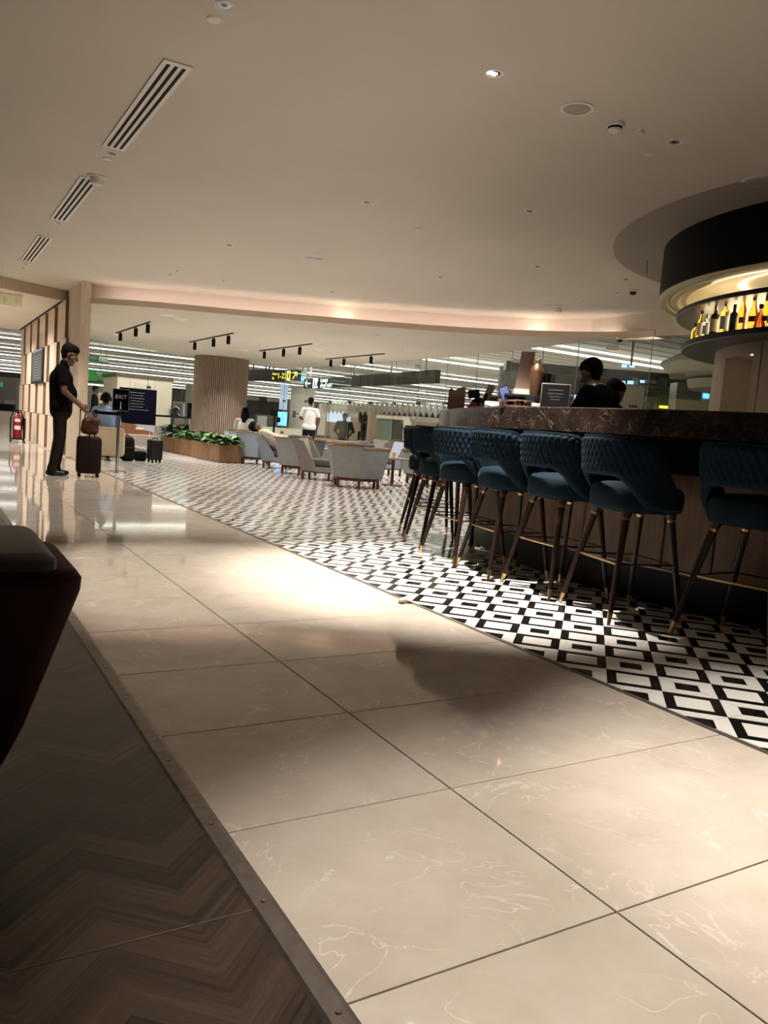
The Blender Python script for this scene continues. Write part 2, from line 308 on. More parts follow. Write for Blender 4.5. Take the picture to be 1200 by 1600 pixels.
tile(XS1-.02, XB, YJ+TL*27, 23.2, 'hallfloor', 'stone_slab')
tile(-9, XS1-.02, 6.9+10.2, 23.2, 'hallfloor', 'stone_slab')
tile(-10, 60, 24.0, 110, 'hallfloor', 'stone_slab', z1=-.001); tile(-10, 3.0, 23.2, 24.0, 'hallfloor', 'stone_slab')
tile(11.2, 60, -8, 24.0, 'hallfloor', 'stone_slab', z1=-.001)
# vinyl planks left of the metal strip
for y0, y1 in ((-2.2, 1.35), (1.35, 5.2), (5.2, 9.1), (9.1, 13.1), (13.1, 17.1)): tile(-6, XS0+.01, y0, y1, 'vinyl', 'vinyl_sheet', g=.0012)
# checkered inlay: squares of .2135 m turned 45 degrees
SX, SY, ST = 2.735, 2.51, .151
def clip(poly, xmin):
    out = []
    for i in range(len(poly)):
        a, b = poly[i], poly[(i+1) % len(poly)]
        if a[0] >= xmin: out.append(a)
        if (a[0] >= xmin) != (b[0] >= xmin):
            t = (xmin-a[0])/(b[0]-a[0]); out.append((xmin, a[1]+t*(b[1]-a[1])))
    return out
def cell_polys(cx_, cy_, dark):
    """frame (4 mitred pieces) + inner square; returns [(poly, material index)]"""
    h = ST-.0012; k = (.0960 if dark else .0665); g = .0009; out = []
    D4 = [(1, 0), (0, 1), (-1, 0), (0, -1)]
    for q in range(4):
        a, b = D4[q], D4[(q+1) % 4]; m = ((a[0]+b[0])*.5, (a[1]+b[1])*.5); t = (b[0]-a[0], b[1]-a[1])
        e = 0 if dark else .0012
        out.append(([(cx_+a[0]*h+t[0]*e, cy_+a[1]*h+t[1]*e), (cx_+b[0]*h-t[0]*e, cy_+b[1]*h-t[1]*e), (cx_+b[0]*(k+g)-t[0]*e, cy_+b[1]*(k+g)-t[1]*e), (cx_+a[0]*(k+g)+t[0]*e, cy_+a[1]*(k+g)+t[1]*e)], 1 if dark else 0))
    out.append(([(cx_+d[0]*(k-g), cy_+d[1]*(k-g)) for d in D4], 0 if dark else 1)); return out
def cell_mesh(mb, cx_, cy_, dark, skirt=True):
    for poly, mi in cell_polys(cx_, cy_, dark):
        poly = clip(poly, XB+.012)
        if len(poly) < 3: continue
        n = len(poly)
        if skirt: mb.add([(x, y, -.012) for x, y in poly]+[(x, y, 0) for x, y in poly], [tuple(range(n, 2*n))]+[(i, (i+1) % n, n+(i+1) % n, n+i) for i in range(n)], mi)
        else: mb.add([(x, y, 0) for x, y in poly], [tuple(range(n))], mi)
cells = []
for i in range(-4, 60):
    for j in range(-26, 150):
        if (i+j) % 2 == 0: continue
        x, y = SX+i*ST, SY+j*ST
        if x+ST < XB+.02 or x > 11.0 or y < -1.2 or y > 24.6: continue
        if y > 23.2 and x < 3.2: continue
        p = topx((x, y, 0)); d = math.hypot(x, y)
        cells.append((0 if (-40 < p[0] < 1240 and p[1] < 1640 and p[2] > .3) else 1, d, x, y, i % 2 != 0))
cells.sort()
rest = MB(); base_t = {}
for n_, (_, d, x, y, dk) in enumerate(cells):
    if n_ < 290:
        if x-ST > XB+.014:
            if dk not in base_t: mb = MB(); cell_mesh(mb, 100, 0, dk); base_t[dk] = mb
            if isinstance(base_t[dk], MB):
                q = base_t[dk]; q.v = [(a-100, b, c) for a, b, c in q.v]; o = q.build('inlay_tile', ['white', 'black'], floor, smooth=False); base_t[dk] = o.data; o.location = (x, y, 0)
            else:
                o = bpy.data.objects.new('inlay_tile', base_t[dk]); C.objects.link(o); o.parent = floor; o.location = (x, y, 0)
        else:
            mb = MB(); cell_mesh(mb, x, y, dk)
            if mb.f: mb.build('inlay_tile', ['white', 'black'], floor, smooth=False)
    else: cell_mesh(rest, x, y, dk, d < 9)
o = rest.build('inlay_tiles_beyond', ['white', 'black'], floor, smooth=False); o['kind'] = 'stuff'
t1 = struct(MB().box((XB+.001, 7.1, -.002), (.022, 18.4, .012)).build('trim_1', 'steel'))
# metal threshold strip with screws
t2 = struct(MB().add([(XS0, -2, 0), (XS0+.006, -2, .006), (XS1-.012, -2, .006), (XS1, -2, 0), (XS0, 17, 0), (XS0+.006, 17, .006), (XS1-.012, 17, .006), (XS1, 17, 0)],
    [(0, 1, 5, 4), (1, 2, 6, 5), (2, 3, 7, 6), (0, 3, 2, 1), (4, 5, 6, 7), (0, 4, 7, 3)]).build('trim_2', 'steel', smooth=False))
for y in [1.03, 1.36, 1.69, 2.07, 2.22, 2.59, 2.94, 3.31, 3.34, 3.7]: MB().lathe([(0, .0092), (.0045, .009), (.0062, .006)], (XS0+.026, y), 12).build('screw', 'screw', t2)
# crumpled scrap of packaging on the border
mb = MB(); rnd = random.Random(3)
for k in range(9):
    mb.rbox((rnd.uniform(-.035, .035), rnd.uniform(-.02, .02), .008+rnd.uniform(0, .012)), (rnd.uniform(.02, .05), rnd.uniform(.015, .03), rnd.uniform(.004, .016)), .003, rnd.uniform(0, 3), tilt=Matrix.Rotation(rnd.uniform(-.4, .4), 3, 'X'))
tag(mb.build('paper_scrap', 'paper', loc=(2.36, 3.68, 0), rz=-.4), 'crumpled cream paper scrap lying on the beige tile edge', 'litter')
# ------------------------------------------------------------------ ceilings
lip = spline([(2.62, 15.45), (3.57, 14.78), (5.25, 14.0), (6.28, 13.42), (7.31, 12.84), (8.34, 12.22), (9.21, 11.46), (9.95, 10.6), (10.36, 9.75), (10.44, 9.25)], 6)
up_ = offset(lip, .42)
up_[0] = (2.62, 16.0)
GL = [(2.62, 22.6), (4.3, 23.6), (5.9, 24.6), (7.2, 25.45), (8.9, 25.6), (10.75, 25.5), (11.0, 22.4), (11.06, 18.6), (10.96, 16.0), (10.78, 13.35), (10.42, 11.0), (10.44, 9.3), (10.9, 7.7), (11.9, 6.2), (12.4, 4.0), (12.4, -3)]
main = [(-8, -5), (12.5, -5), (12.5, 4), (11.9, 6.2), (10.9, 7.7), (10.55, 9.3)] + [p for p in reversed(up_) if p[0] < 10.5 or p[1] > 9.6] + [(2.47, 16.0), (2.47, 17.2), (-8, 16.9-4.6+.2)]
main = [(-8, -5), (12.5, -5), (12.5, 4), (11.9, 6.2), (10.95, 7.7)] + list(reversed(up_)) + [(2.5, 16.0), (2.5, 17.22), (-8, 12.2)]
ceil = struct(MB().prism(main, ZC, ZC+.08).build('ceiling', 'plaster', smooth=False))
low = list(lip) + [(10.44, 9.25)] + list(reversed([p for p in GL[:11]])) + [(2.62, 15.45)]
low = list(lip) + [(10.44, 9.3), (10.42, 11.0), (10.78, 13.35), (10.96, 16), (11.06, 18.6), (11.0, 22.4), (10.75, 25.5), (8.9, 25.6), (7.2, 25.45), (5.9, 24.6), (4.3, 23.6), (2.62, 22.6)]
MB().prism(low, ZL, ZL+.03).build('lounge_ceiling', 'plaster', ceil, smooth=False)
MB().wall(lip, ZL-.004, ZL+.10, -.03).build('cove_lip', 'fascia', ceil)
MB().wall(up_, ZL+.02, ZC+.01, .05).build('cove_upstand', 'cove', ceil)
MB().wall([(10.44, 9.28), (10.95, 7.7), (11.9, 6.2), (12.4, 4), (12.4, -4)], ZL, ZC+.02, .08).build('bulkhead', 'fascia', ceil)
MB().wall([lip[-1], up_[-1]], ZL, ZC, .06).build('cove_end', 'fascia', ceil)
st = offset(lip, .10); MB().wall(st[1:-1], ZL+.035, ZL+.05, .02).build('light_strip', 'covestrip', ceil)
for k in (20, 38, 50): p = offset(lip, .3)[k]; MB().lathe([(0, 0), (.05, .0), (.05, .01)], p, 12).build('strip_bright_spot', 'ledw', ceil).location = (0, 0, ZL+.06)  # glowing discs added where the strip shows as bright spots
# left, lower corridor ceiling with its fascias
MB().prism([(-8, 12.3), (2.5, 17.22), (2.5, 25.4), (-8, 24.8)], ZI, ZI+.03).build('corridor_ceiling', 'plaster', ceil, smooth=False)
MB().wall([(2.5, 17.22), (-8, 12.3)], ZI-.01, ZC+.02, .05).build('corridor_fascia', 'fascia', ceil)
MB().wall([(-8, 24.9), (2.5, 25.45)], ZI-.02, ZH+.2, .05).build('corridor_end_fascia', 'fascia', ceil)
MB().box((2.37, 21.2, ZI-.003), (.05, 8.0, .01)).build('slot_diffuser', 'vent', ceil)
MB().wall(GL, ZL, ZH+.2, -.03).build('outer_fascia', 'plaster', ceil)
# hall ceiling
hc = MB().box((24, 45, ZH+.22), (90, 130, .06)).build('hall_ceiling', 'hallceil', ceil, smooth=False)
mb = MB()
for k in range(110): mb.box((30, 8+k*.9, ZH+.185), (60, .03, .02))
o = mb.build('ceiling_slat', 'hallcol', ceil, smooth=False); o['kind'] = 'stuff'
for k in range(12):
    y = 21.0+7.75*k
    o = MB().box((0, 0, 0), (64 if k else 38, .17, .05)).build('linear_light', 'lightbar', smooth=False, loc=(24 if k else 31, y, ZH-.02))
    tag(o, ['nearest long white ceiling light line beyond the glass', 'second long ceiling light line beyond the glass'][k] if k < 2 else 'long white ceiling light line receding down the far hall', 'ceiling light', 'light lines on the hall ceiling' )
    if k < 2: del o['group']
    hb_ = MB().cyl((0, 0, .02), (0, 0, .21), .006, n=6).build('hanger', 'steel', o) if k == 0 else hb_
    for hx in (-16, -8, 0, 8, 16):
        h2 = hb_ if (k == 0 and hx == -16) else hb_.copy(); h2.parent = o; h2.location = (hx, 0, 0)
        if h2 is not hb_: C.objects.link(h2)
# outer walls closing the room and hall
MB().box((-8.1, 7, 2.1), (.2, 26, 4.4)).build('wall_left', 'hallwall'); MB().box((3, -5.1, 2.1), (30, .2, 4.4)).build('wall_back', 'hallwall')
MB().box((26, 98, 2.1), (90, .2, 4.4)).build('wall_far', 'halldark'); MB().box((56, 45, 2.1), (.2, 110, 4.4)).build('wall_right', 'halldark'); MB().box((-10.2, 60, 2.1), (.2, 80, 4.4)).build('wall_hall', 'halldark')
for n_ in ('wall_left', 'wall_back', 'wall_far', 'wall_right', 'wall_hall'): struct(bpy.data.objects[n_])
# darker flat disc on the ceiling around the drum
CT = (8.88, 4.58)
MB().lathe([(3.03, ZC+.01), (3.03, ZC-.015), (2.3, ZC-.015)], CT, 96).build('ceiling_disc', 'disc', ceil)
# ------------------------------------------------------------------ panelled end wall
wp = struct(MB().box((2.565, 18.9, 1.53), (.13, 6.5, 3.05)).box((2.535, 16.2, 1.6), (.17, 1.5, 3.3)).build('wall_panelled', ['wood'], smooth=False))
MB().box((2.50, 20.95, 1.53), (.012, 8.3, 3.06)).build('backing', 'woodd', wp, smooth=False)
zr = [.02, .75, 1.48, 2.30, 3.06]
for r_ in range(4):
    y = 16.88 if r_ % 2 == 1 else 16.45
    k = 0
    while y < 25.0:
        wid = 1.02 if k % 2 == 0 else .18
        y0, y1 = max(y, 16.72), min(y+wid, 25.1)
        if y1-y0 > .08:
            dp = .105 if k % 2 == 0 else .03; x0_ = 2.495-dp; za, zb_ = zr[r_]+.006, zr[r_+1]-.006
            mbp = MB().box((x0_+dp/2, (y0+y1)/2, (za+zb_)/2), (dp, y1-y0, zb_-za)); mbp.m[2] = 1; mbp.build('panel', ['wood', 'woodd'], wp, smooth=False)  # end face towards the viewer coloured brown for its shade
        y += wid+(.24 if k % 2 == 0 else .05); k += 1
MB().box((2.50, 20.6, .0), (.3, 9.2, .05)).build('skirting', 'hallfloor', wp)
# wall screen
t = thing('wall_screen', 'tall black framed information screen on the pale panelled wall', 'screen', (2.37, 20.75, 1.47))
MB().box((0, 0, .40), (.06, 1.9, .80)).build('bezel', 'blackgloss', t, smooth=False); MB().box((-.032, 0, .40), (.006, 1.76, .70)).build('display', 'monitor', t, smooth=False)
for k in range(9): MB().box((-.037, -.1, .12+k*.065), (.002, 1.3, .012)).build('text_line', 'printgrey', t, smooth=False)
# acrylic exit sign on the corridor ceiling
t = thing('hanging_exit_sign', 'clear hanging sign with green arrow and running man', 'sign', (1.3, 15.6, 0))
MB().box((0, 0, 2.85), (.40, .012, .03)).build('rail', 'whitep', t); MB().box((0, 0, 2.74), (.38, .008, .18)).build('panel', 'acr', t)
for s_ in (-.15, .15): MB().cyl((s_, 0, 2.86), (s_, 0, ZC), .0012, n=6).build('wire', 'steel', t)
mb = MB().add([(-.15, -.008, 2.74), (-.10, -.008, 2.80), (-.05, -.008, 2.74)], [(0, 1, 2)]).box((-.10, -.008, 2.715), (.03, .002, .06)); mb.build('arrow', 'arrowg', t, smooth=False)
mb = MB().sph((.10, -.008, 2.79), .014, n=8).cyl((.10, -.008, 2.775), (.085, -.008, 2.735), .012, n=6).cyl((.085, -.008, 2.735), (.12, -.008, 2.70), .008, n=6).cyl((.085, -.008, 2.735), (.05, -.008, 2.69), .008, n=6).cyl((.10, -.008, 2.765), (.14, -.008, 2.745), .006, n=6).cyl((.10, -.008, 2.765), (.06, -.008, 2.75), .006, n=6)
mb.build('running_figure', 'arrowg', t)
# ------------------------------------------------------------------ glass partition
gw = sroot('window_1')
MB().wall(GL[:12], 0, .60, -.14).build('wall_curb', mat('curb_beige', (.47, .42, .36), .6)); struct(bpy.data.objects['wall_curb'])
nseg = 0
for a, b in zip(GL[:-1], GL[1:]):
    A, B = Vector(a), Vector(b); L_ = (B-A).length; k = max(1, round(L_/1.35)); d = (B-A).normalized(); nrm = Vector((d.y, -d.x))
    for i in range(k):
        p, q = A+(B-A)*(i/k)+d*.006, A+(B-A)*((i+1)/k)-d*.006; c = (p+q)/2
        MB().box((c.x, c.y, (.6+ZL)/2), ((q-p).length, .012, ZL-.6), math.atan2(d.y, d.x)).build('glass_pane', 'glass', gw, smooth=False)
        MB().box((p.x, p.y, (.6+ZL)/2), (.008, .013, ZL-.6), math.atan2(d.y, d.x)).build('joint', 'glassedge', gw, smooth=False)
        for z in (.66, 1.75): MB().box((p.x+.03*d.x, p.y+.03*d.y, z), (.14, .05, .07), math.atan2(d.y, d.x)).build('clamp', 'steel', gw, smooth=False)
# ------------------------------------------------------------------ pillar
pc = (8.13, 24.45)
pr = thing('ribbed_pillar', 'wide round pillar clad in taupe vertical slats', 'pillar', (pc[0], pc[1], 0))
MB().lathe([(.80, 0), (.80, ZL)], (0, 0), 64).build('core', 'ribgap', pr)
mb0 = MB().box((0, 0, ZL/2), (.06, .034, ZL)); src = mb0.build('slat', 'pillar', pr, smooth=False)
for k in range(86):
    o = src if k == 0 else src.copy()
    if k: C.objects.link(o)
    a = 2*PI*k/86; o.location = (.82*math.cos(a), .82*math.sin(a), 0); o.rotation_euler = (0, 0, a)
# ------------------------------------------------------------------ ceiling fittings
def ring_light(x, y, z, on, lab, r=.045, grp=None):
    t = thing('recessed_downlight', lab, 'downlight', (x, y, z), 0, grp)
    MB().lathe([(r, .0), (r+.012, -.004), (r+.014, 0), (r-.002, .002)], n=20, closed=True).build('ring', 'whitep', t)
    MB().lathe([(r, .001), (r*.8, -.0005), (r*.5, -.001), (0, -.001)], n=20).build('reflector', 'reflector' if not on else 'blackgloss', t)
    if on: MB().box((-.012, .0, -.004), (.055, .035, .004)).build('lens', 'dl_on', t)
    else: MB().lathe([(0, -.003), (r*.35, -.003), (r*.4, -.001)], n=12).build('lens', 'blackgloss', t)
    return t
labs = {(1.42, 4.57): 'mirrored downlight at the top edge above the first slot vent', (3.08, 4.25): 'downlight with a bright lit lens near the round speaker', (3.85, 7.32): 'small dark downlight alone in the middle of the ceiling', (5.2, 6.37): 'small dark downlight straight above the framed counter sign',
 (4.78, 4.26): 'mirrored downlight right of the smoke detector', (1.43, 7.70): 'mirrored downlight at the far end of the nearest slot vent', (1.44, 11.03): 'downlight at the far end of the middle slot vent', (6.47, 9.82): 'small dark downlight between the air grille and the dome camera'}
for x, y, p_, sz in DOWN:
    spot((x, y, ZC-.03), p_, sz)
    l_ = labs.get((x, y)); ring_light(x, y, ZC, (x, y) == (3.08, 4.25), l_ or 'small recessed downlight in the main ceiling', grp=None if l_ else 'small recessed downlights of the main ceiling')
for x, y in [(1.43, 11.86), (1.44, 15.1), (3.47, 12.9), (8.81, 8.63), (8.19, 7.87), (9.0, 9.5), (6.91, 8.21), (7.47, 6.87), (4.3, 13.1)]: ring_light(x, y, ZC, False, 'small recessed downlight in the main ceiling', .038, 'small recessed downlights of the main ceiling')
for x, y in LOWD:
    spot((x, y, ZL-.03), 105, 120, col=NEUT); ring_light(x, y, ZL, False, 'small recessed downlight in the lounge ceiling', .04, 'small recessed downlights of the lounge ceiling')
for x, y in [(4.6, 26.6), (7.2, 28.0), (12.5, 27.5), (15.0, 31.5), (19.0, 34.0), (19.0, 25.0), (14.5, 20.0), (23.0, 30.0), (10.0, 34.0)]:
    spot((x, y, ZH+.15), 190, 155, col=NEUT); ring_light(x, y, ZH+.19, False, 'small round downlight in the far hall ceiling', .06, 'round downlights of the hall ceiling')
for x, y in [(1.0, 19.0), (1.0, 22.5), (-1.2, 18.0), (-1.2, 22)]:  # unseen corridor downlights added to brighten the panelled wall
    spot((x, y, ZI-.03), 165, 150, col=NEUT); ring_light(x, y, ZI, False, 'unseen downlight added in the corridor ceiling at left', .04, 'added unseen downlights of the corridor ceiling')
for x, y, l_ in [(1.42, 4.76, 'white round cover plate beside the top edge downlight'), (1.43, 7.88, 'white round cover plate beyond the nearest slot vent'), (4.82, 4.54, 'white round cover plate below the smoke detector'), (4.78, 7.8, 'tiny white cover plate in mid ceiling'), (8.0, 7.4, 'tiny white cover plate near the dome camera')]:
    tag(MB().lathe([(0, -.008), (.038, -.008), (.042, -.004), (.042, 0)], n=20).build('cover_plate', 'whitep', loc=(x, y, ZC)), l_, 'cover plate')
vl = ['nearest white slot vent with three black slots', 'middle white slot vent beside the motion sensor', 'farthest white slot vent near the corridor']
for (y0, y1), l_ in zip([(5.45, 7.52), (8.62, 10.8), (12.0, 14.25)], vl):
    t = thing('slot_vent', l_, 'air vent', (1.41, (y0+y1)/2, ZC)); L_ = y1-y0
    fr = MB().box((0, 0, -.006), (.19, L_, .012)); fr.build('frame', 'whitep', t, smooth=False)
    for k in (-1, 0, 1):
        s_ = MB().box((k*.052, 0, -.0125), (.024, L_-.10, .002)).build('slot', 'vent', t, smooth=False)
t = thing('motion_sensor', 'white round ceiling sensor at the start of the middle vent', 'sensor', (1.46, 8.55, ZC))
MB().lathe([(0, -.0), (.10, 0), (.10, -.01), (.07, -.014)], n=28).build('base', 'whitep', t); MB().lathe([(.065, -.01), (.058, -.07), (.045, -.08), (0, -.08)], n=28).build('housing', 'whitep', t)
t = thing('ceiling_speaker', 'round white perforated ceiling speaker beside the smoke detector', 'speaker', (3.83, 4.29, ZC))
MB().lathe([(.115, 0), (.113, -.008), (.095, -.010), (.092, -.006)], n=40).build('rim', 'whitep', t); MB().lathe([(0, -.005), (.093, -.005)], n=40).build('grille', mat('speaker_mesh', (.50, .44, .37), .7, bump=.6, bscale=300), t)
t = thing('smoke_detector', 'white domed smoke detector right of the round speaker', 'smoke detector', (4.22, 4.31, ZC))
MB().lathe([(.062, 0), (.062, -.018), (.052, -.022)], n=28).build('base', 'whitep', t); MB().lathe([(.05, -.02), (.05, -.034), (.040, -.036)], n=28).build('ring', 'dark', t); MB().lathe([(.05, -.036), (.046, -.048), (.03, -.056), (0, -.058)], n=28).build('dome', 'whitep', t)
t = thing('heat_sensor', 'small white triangular sensor right of the smoke detector', 'sensor', (4.43, 4.27, ZC))
MB().prism([(.045, 0), (-.02, .04), (-.03, -.035)], -.016, 0).build('housing', 'whitep', t)
for k in range(4): MB().box((-.015+k*.012, -.01, -.018), (.004, .004, .003)).build('pinhole', 'dark', t)
def air_grille(x, y, z, r, l_):
    t = thing('round_air_grille', l_, 'air vent', (x, y, z))
    MB().lathe([(r+.03, 0), (r+.02, -.01), (r, -.012), (r, 0)], n=40).build('rim', 'whitep', t); MB().lathe([(0, -.001), (r, -.001)], n=40).build('plenum', 'vent', t)
    for k in range(4): q = r*(.2+.2*k); MB().lathe([(q, -.003), (q+.016, -.016), (q+.02, -.014), (q+.005, -.002)], n=36, closed=True).build('louvre_ring', 'whitep', t)
air_grille(4.6, 10.18, ZC, .13, 'round white air grille in the middle of the ceiling'); air_grille(5.97, 4.33, ZC, .15, 'round louvred air grille cut by the right edge'); air_grille(8.95, 10.2, ZC, .13, 'round white air grille close to the pink cove')
def dome_cam(x, y, z, l_):
    t = thing('dome_camera', l_, 'security camera', (x, y, z)); MB().lathe([(0, 0), (.065, 0), (.065, -.035), (.055, -.04)], n=24).build('base', 'whitep', t); MB().lathe([(.048, -.038), (.046, -.06), (.033, -.078), (0, -.086)], n=24).build('dome', 'blackgloss', t)
dome_cam(8.74, 8.24, ZC, 'white dome security camera left of the dark drum'); dome_cam(10.3, 9.9, ZL, 'dome security camera on the lower ceiling above the bartender')
tag(MB().lathe([(0, -.05), (.05, -.05), (.06, -.03), (.06, 0)], n=20).build('smoke_detector', 'whitep', loc=(9.3, 10.4, ZC)), 'small white detector close to the far cove above the bar', 'smoke detector')
tag(MB().tube([(0, 0, 0), (.005, 0, -.06), (.02, .01, -.11), (.028, .01, -.15)], .004, 6).build('loose_cable', 'dark', loc=(7.47, 6.87, ZC-.015)), 'short black cable hanging from the ceiling beside the drum', 'cable')
tl = ['leftmost ceiling track with three black spotlights', 'second ceiling track from the left with three black spotlights', 'third ceiling track from the left with three black spotlights', 'rightmost ceiling track with three black spotlights']
for x, l_, hy in [(4.07, tl[0], (19.9, 18.3, 17.2)), (5.89, tl[1], (19.9, 18.4, 17.35)), (7.8, tl[2], (20.0, 18.7, 17.7)), (9.77, tl[3], (20.0, 19.2, 17.7))]:
    t = thing('track_light', l_, 'track light', (x, 18.7, ZL)); MB().box((0, 0, -.01), (.035, 3.3, .02)).build('track', 'dark', t, smooth=False)
    for y in hy:
        h_ = MB().cyl((0, y-18.7, -.05), (0, y-18.7, -.23), .042, n=16).build('spot_head', 'dark', t); MB().cyl((0, y-18.7, -.02), (0, y-18.7, -.06), .012, n=8).build('stem', 'dark', h_)
        spot((x, y, ZL-.25), 90, 75, aim=(x+.3, y-.3, 0))
for x, y, l_ in [(4.05, 15.6, 'left round diffuser at the lounge ceiling front'), (4.4, 15.9, 'right round diffuser at the lounge ceiling front'), (4.2, 20.9, 'diffuser behind the leftmost light track'), (8.5, 18.1, 'diffuser between the two right light tracks'), (7.5, 20.8, 'diffuser behind the third light track')]:
    tag(MB().lathe([(0, -.012), (.1, -.012), (.11, -.004), (.13, -.01), (.15, 0)], n=28).build('round_diffuser', 'whitep', loc=(x, y, ZL)), l_, 'air vent')
# ------------------------------------------------------------------ bar tower: drum, shelves, column
tw = thing('bar_tower', 'round bar tower with dark drum, lit cream dish and shelves', 'bar tower', (CT[0], CT[1], 0))
RD = 2.47
MB().lathe([(RD-.03, ZC), (RD, ZC), (RD, 2.70), (RD-.02, 2.70)], n=128).build('drum', 'drum', tw)
MB().lathe([(RD, 2.70), (RD+.01, 2.69), (RD+.01, 2.68), (RD-.02, 2.665), (RD-.09, 2.665), (RD-.10, 2.68), (RD-.13, 2.68), (RD-.14, 2.67), (RD-.20, 2.67), (RD-.24, 2.70), (RD-.30, 2.70)], n=128).build('rim_ring', 'cream', tw)
MB().lathe([(RD-.30, 2.70), (RD-.34, 2.74), (RD-.6, 2.79), (RD-1.0, 2.80), (1.2, 2.80)], n=128).build('dish', 'cream', tw)
def shelf_disc(nm, R, z, th): return MB().lathe([(1.0, z), (R-.02, z), (R, z-.01), (R, z-th+.01), (R-.015, z-th), (R-.10, z-th-.0), (1.0, z-th)], n=128).build(nm, ['shelf'], tw)
RU, ZU, RL, ZLO = 2.26, 2.53, 2.17, 2.19
MB().lathe([(1.3, ZU), (RU, ZU), (RU, ZU-.035)], n=128).build('upper_shelf', 'bandmat', tw); MB().lathe([(RU, ZU-.035), (RU-.01, ZU-.045), (1.3, ZU-.045)], n=128).build('upper_shelf_underside', 'shelf', tw)
MB().lathe([(1.3, ZLO), (RL, ZLO), (RL, ZLO-.05)], n=128).build('lower_shelf', 'bandmat', tw); MB().lathe([(RL, ZLO-.05), (RL-.012, ZLO-.062), (1.3, ZLO-.062)], n=128).build('lower_shelf_underside', 'shelf', tw)
MB().lathe([(1.72, ZLO), (1.72, ZU-.04)], n=96).build('backlit_core', 'frost', tw)
MB().lathe([(RU-.34, ZU+.005), (RU-.34, ZU+.03), (RU-.38, ZU+.03), (RU-.38, ZU+.005)], n=96).build('dish_light', mat('dish_led', (1, .8, .5), emit=(1, .76, .42), es=6), tw)
MB().lathe([(2.0, ZLO+.001), (2.0, ZLO+.012), (1.90, ZLO+.012), (1.90, ZLO+.001)], n=96).build('shelf_light', mat('shelf_led', (1, .8, .5), emit=(1, .78, .45), es=3.5), tw)
# column with niches
RC = 1.80
view_a = math.atan2(-CT[1], -CT[0])
mb = MB(); n_a = 96
def az_of(px): # azimuth on the column hit by the ray through this column of the photo
    d = ray(px, 600); d = Vector((d.x, d.y)).normalized(); c = Vector(CT); b = d.dot(c); disc = b*b-(c.length_squared-RC*RC)
    t_ = b-math.sqrt(max(disc, 0)); p = d*t_-c; return math.atan2(p.y, p.x)
a_n0, a_n1 = az_of(1129), az_of(1171)
lo, hi = min(a_n0 % (2*PI), a_n1 % (2*PI)), max(a_n0 % (2*PI), a_n1 % (2*PI))
MB().lathe([(RC, 0), (RC, ZLO-.06)], CT and (0, 0), 96, hi, lo+2*PI).build('column_cladding', 'tower', tw)
MB().lathe([(RC-.30, 0), (RC-.30, ZLO-.1)], (0, 0), 24, lo-.2, hi+.2).build('niche_back', 'tower', tw)
MB().lathe([(RC, ZLO-.06), (RC, ZLO-.18), (RC-.32, ZLO-.18)], (0, 0), 24, lo, hi).build('niche_head', 'tower', tw)
for a in (lo, hi): MB().add([(RC*math.cos(a), RC*math.sin(a), 0), ((RC-.32)*math.cos(a), (RC-.32)*math.sin(a), 0), ((RC-.32)*math.cos(a), (RC-.32)*math.sin(a), ZLO-.1), (RC*math.cos(a), RC*math.sin(a), ZLO-.1)], [(0, 1, 2, 3)]).build('niche_side', 'tower', tw)
a = a_n1+(a_n0-a_n1)*.12
np_ = ((RC-.05)*math.cos(a), (RC-.05)*math.sin(a))
MB().lathe([(0, ZLO-.185), (.02, ZLO-.185), (.022, ZLO-.18)], np_, 12).build('niche_lamp', 'ledw', tw)
spot((CT[0]+np_[0], CT[1]+np_[1], ZLO-.2), 3, 70, col=(1, .85, .6), r=.02)
for b_ in range(10):
    a = lo+.35+b_*.4
    MB().box((RC*math.cos(a), RC*math.sin(a), 1.06), (.006, .012, 2.1), a).build('panel_joint', 'woodd', tw, smooth=False)
# bottles: x pixel, body colour, height, radius, kind, label
def bottle_mat(name, col, es): return mat(name, col, .12, emit=None, trans=.0, coat=.6)
def liq(name, col): 
    m = mat(name, col, .08, trans=.75, coat=.5); return m
BM = dict(amber=liq('amber_spirit', (.95, .42, .06)), gold=liq('golden_spirit', (.98, .66, .12)), clear=liq('clear_spirit', (.95, .93, .85)), dk=mat('dark_brown_bottle', (.045, .018, .010), .12, coat=.5), grn=mat('deep_green_bottle', (.008, .035, .030), .12, coat=.5), brn=liq('brown_spirit', (.75, .25, .05)))
BT = [(1084, 'gold', .20, .036, 's', None, 'short golden bottle at the left end of the shelf'), (1092, 'gold', .33, .036, 'l', 'label', 'golden bottle with black cap and white label'), (1101, 'clear', .24, .040, 's', 'label', 'clear bottle with pale printed label, third from the left'),
 (1113, 'dk', .31, .045, 's', 'label', 'dark brown bottle with cream label and silver cap'), (1128, 'gold', .33, .042, 's', 'label', 'square shouldered golden bottle with tall white label'), (1142, 'grn', .27, .040, 's', None, 'dark green bottle with brown cap'),
 (1155, 'amber', .36, .040, 'l', None, 'tall amber bottle with dark brown cap'), (1172, 'amber', .34, .055, 'd', None, 'wide shouldered decanter of amber spirit with silver cap'), (1183, 'brn', .22, .052, 't', None, 'triangular brown bottle in front of its neighbours'), (1191, 'amber', .31, .045, 'l', None, 'amber bottle with a ringed golden cap'), (1201, 'clear', .33, .040, 's', 'label', 'clear bottle with white label at the right edge')]
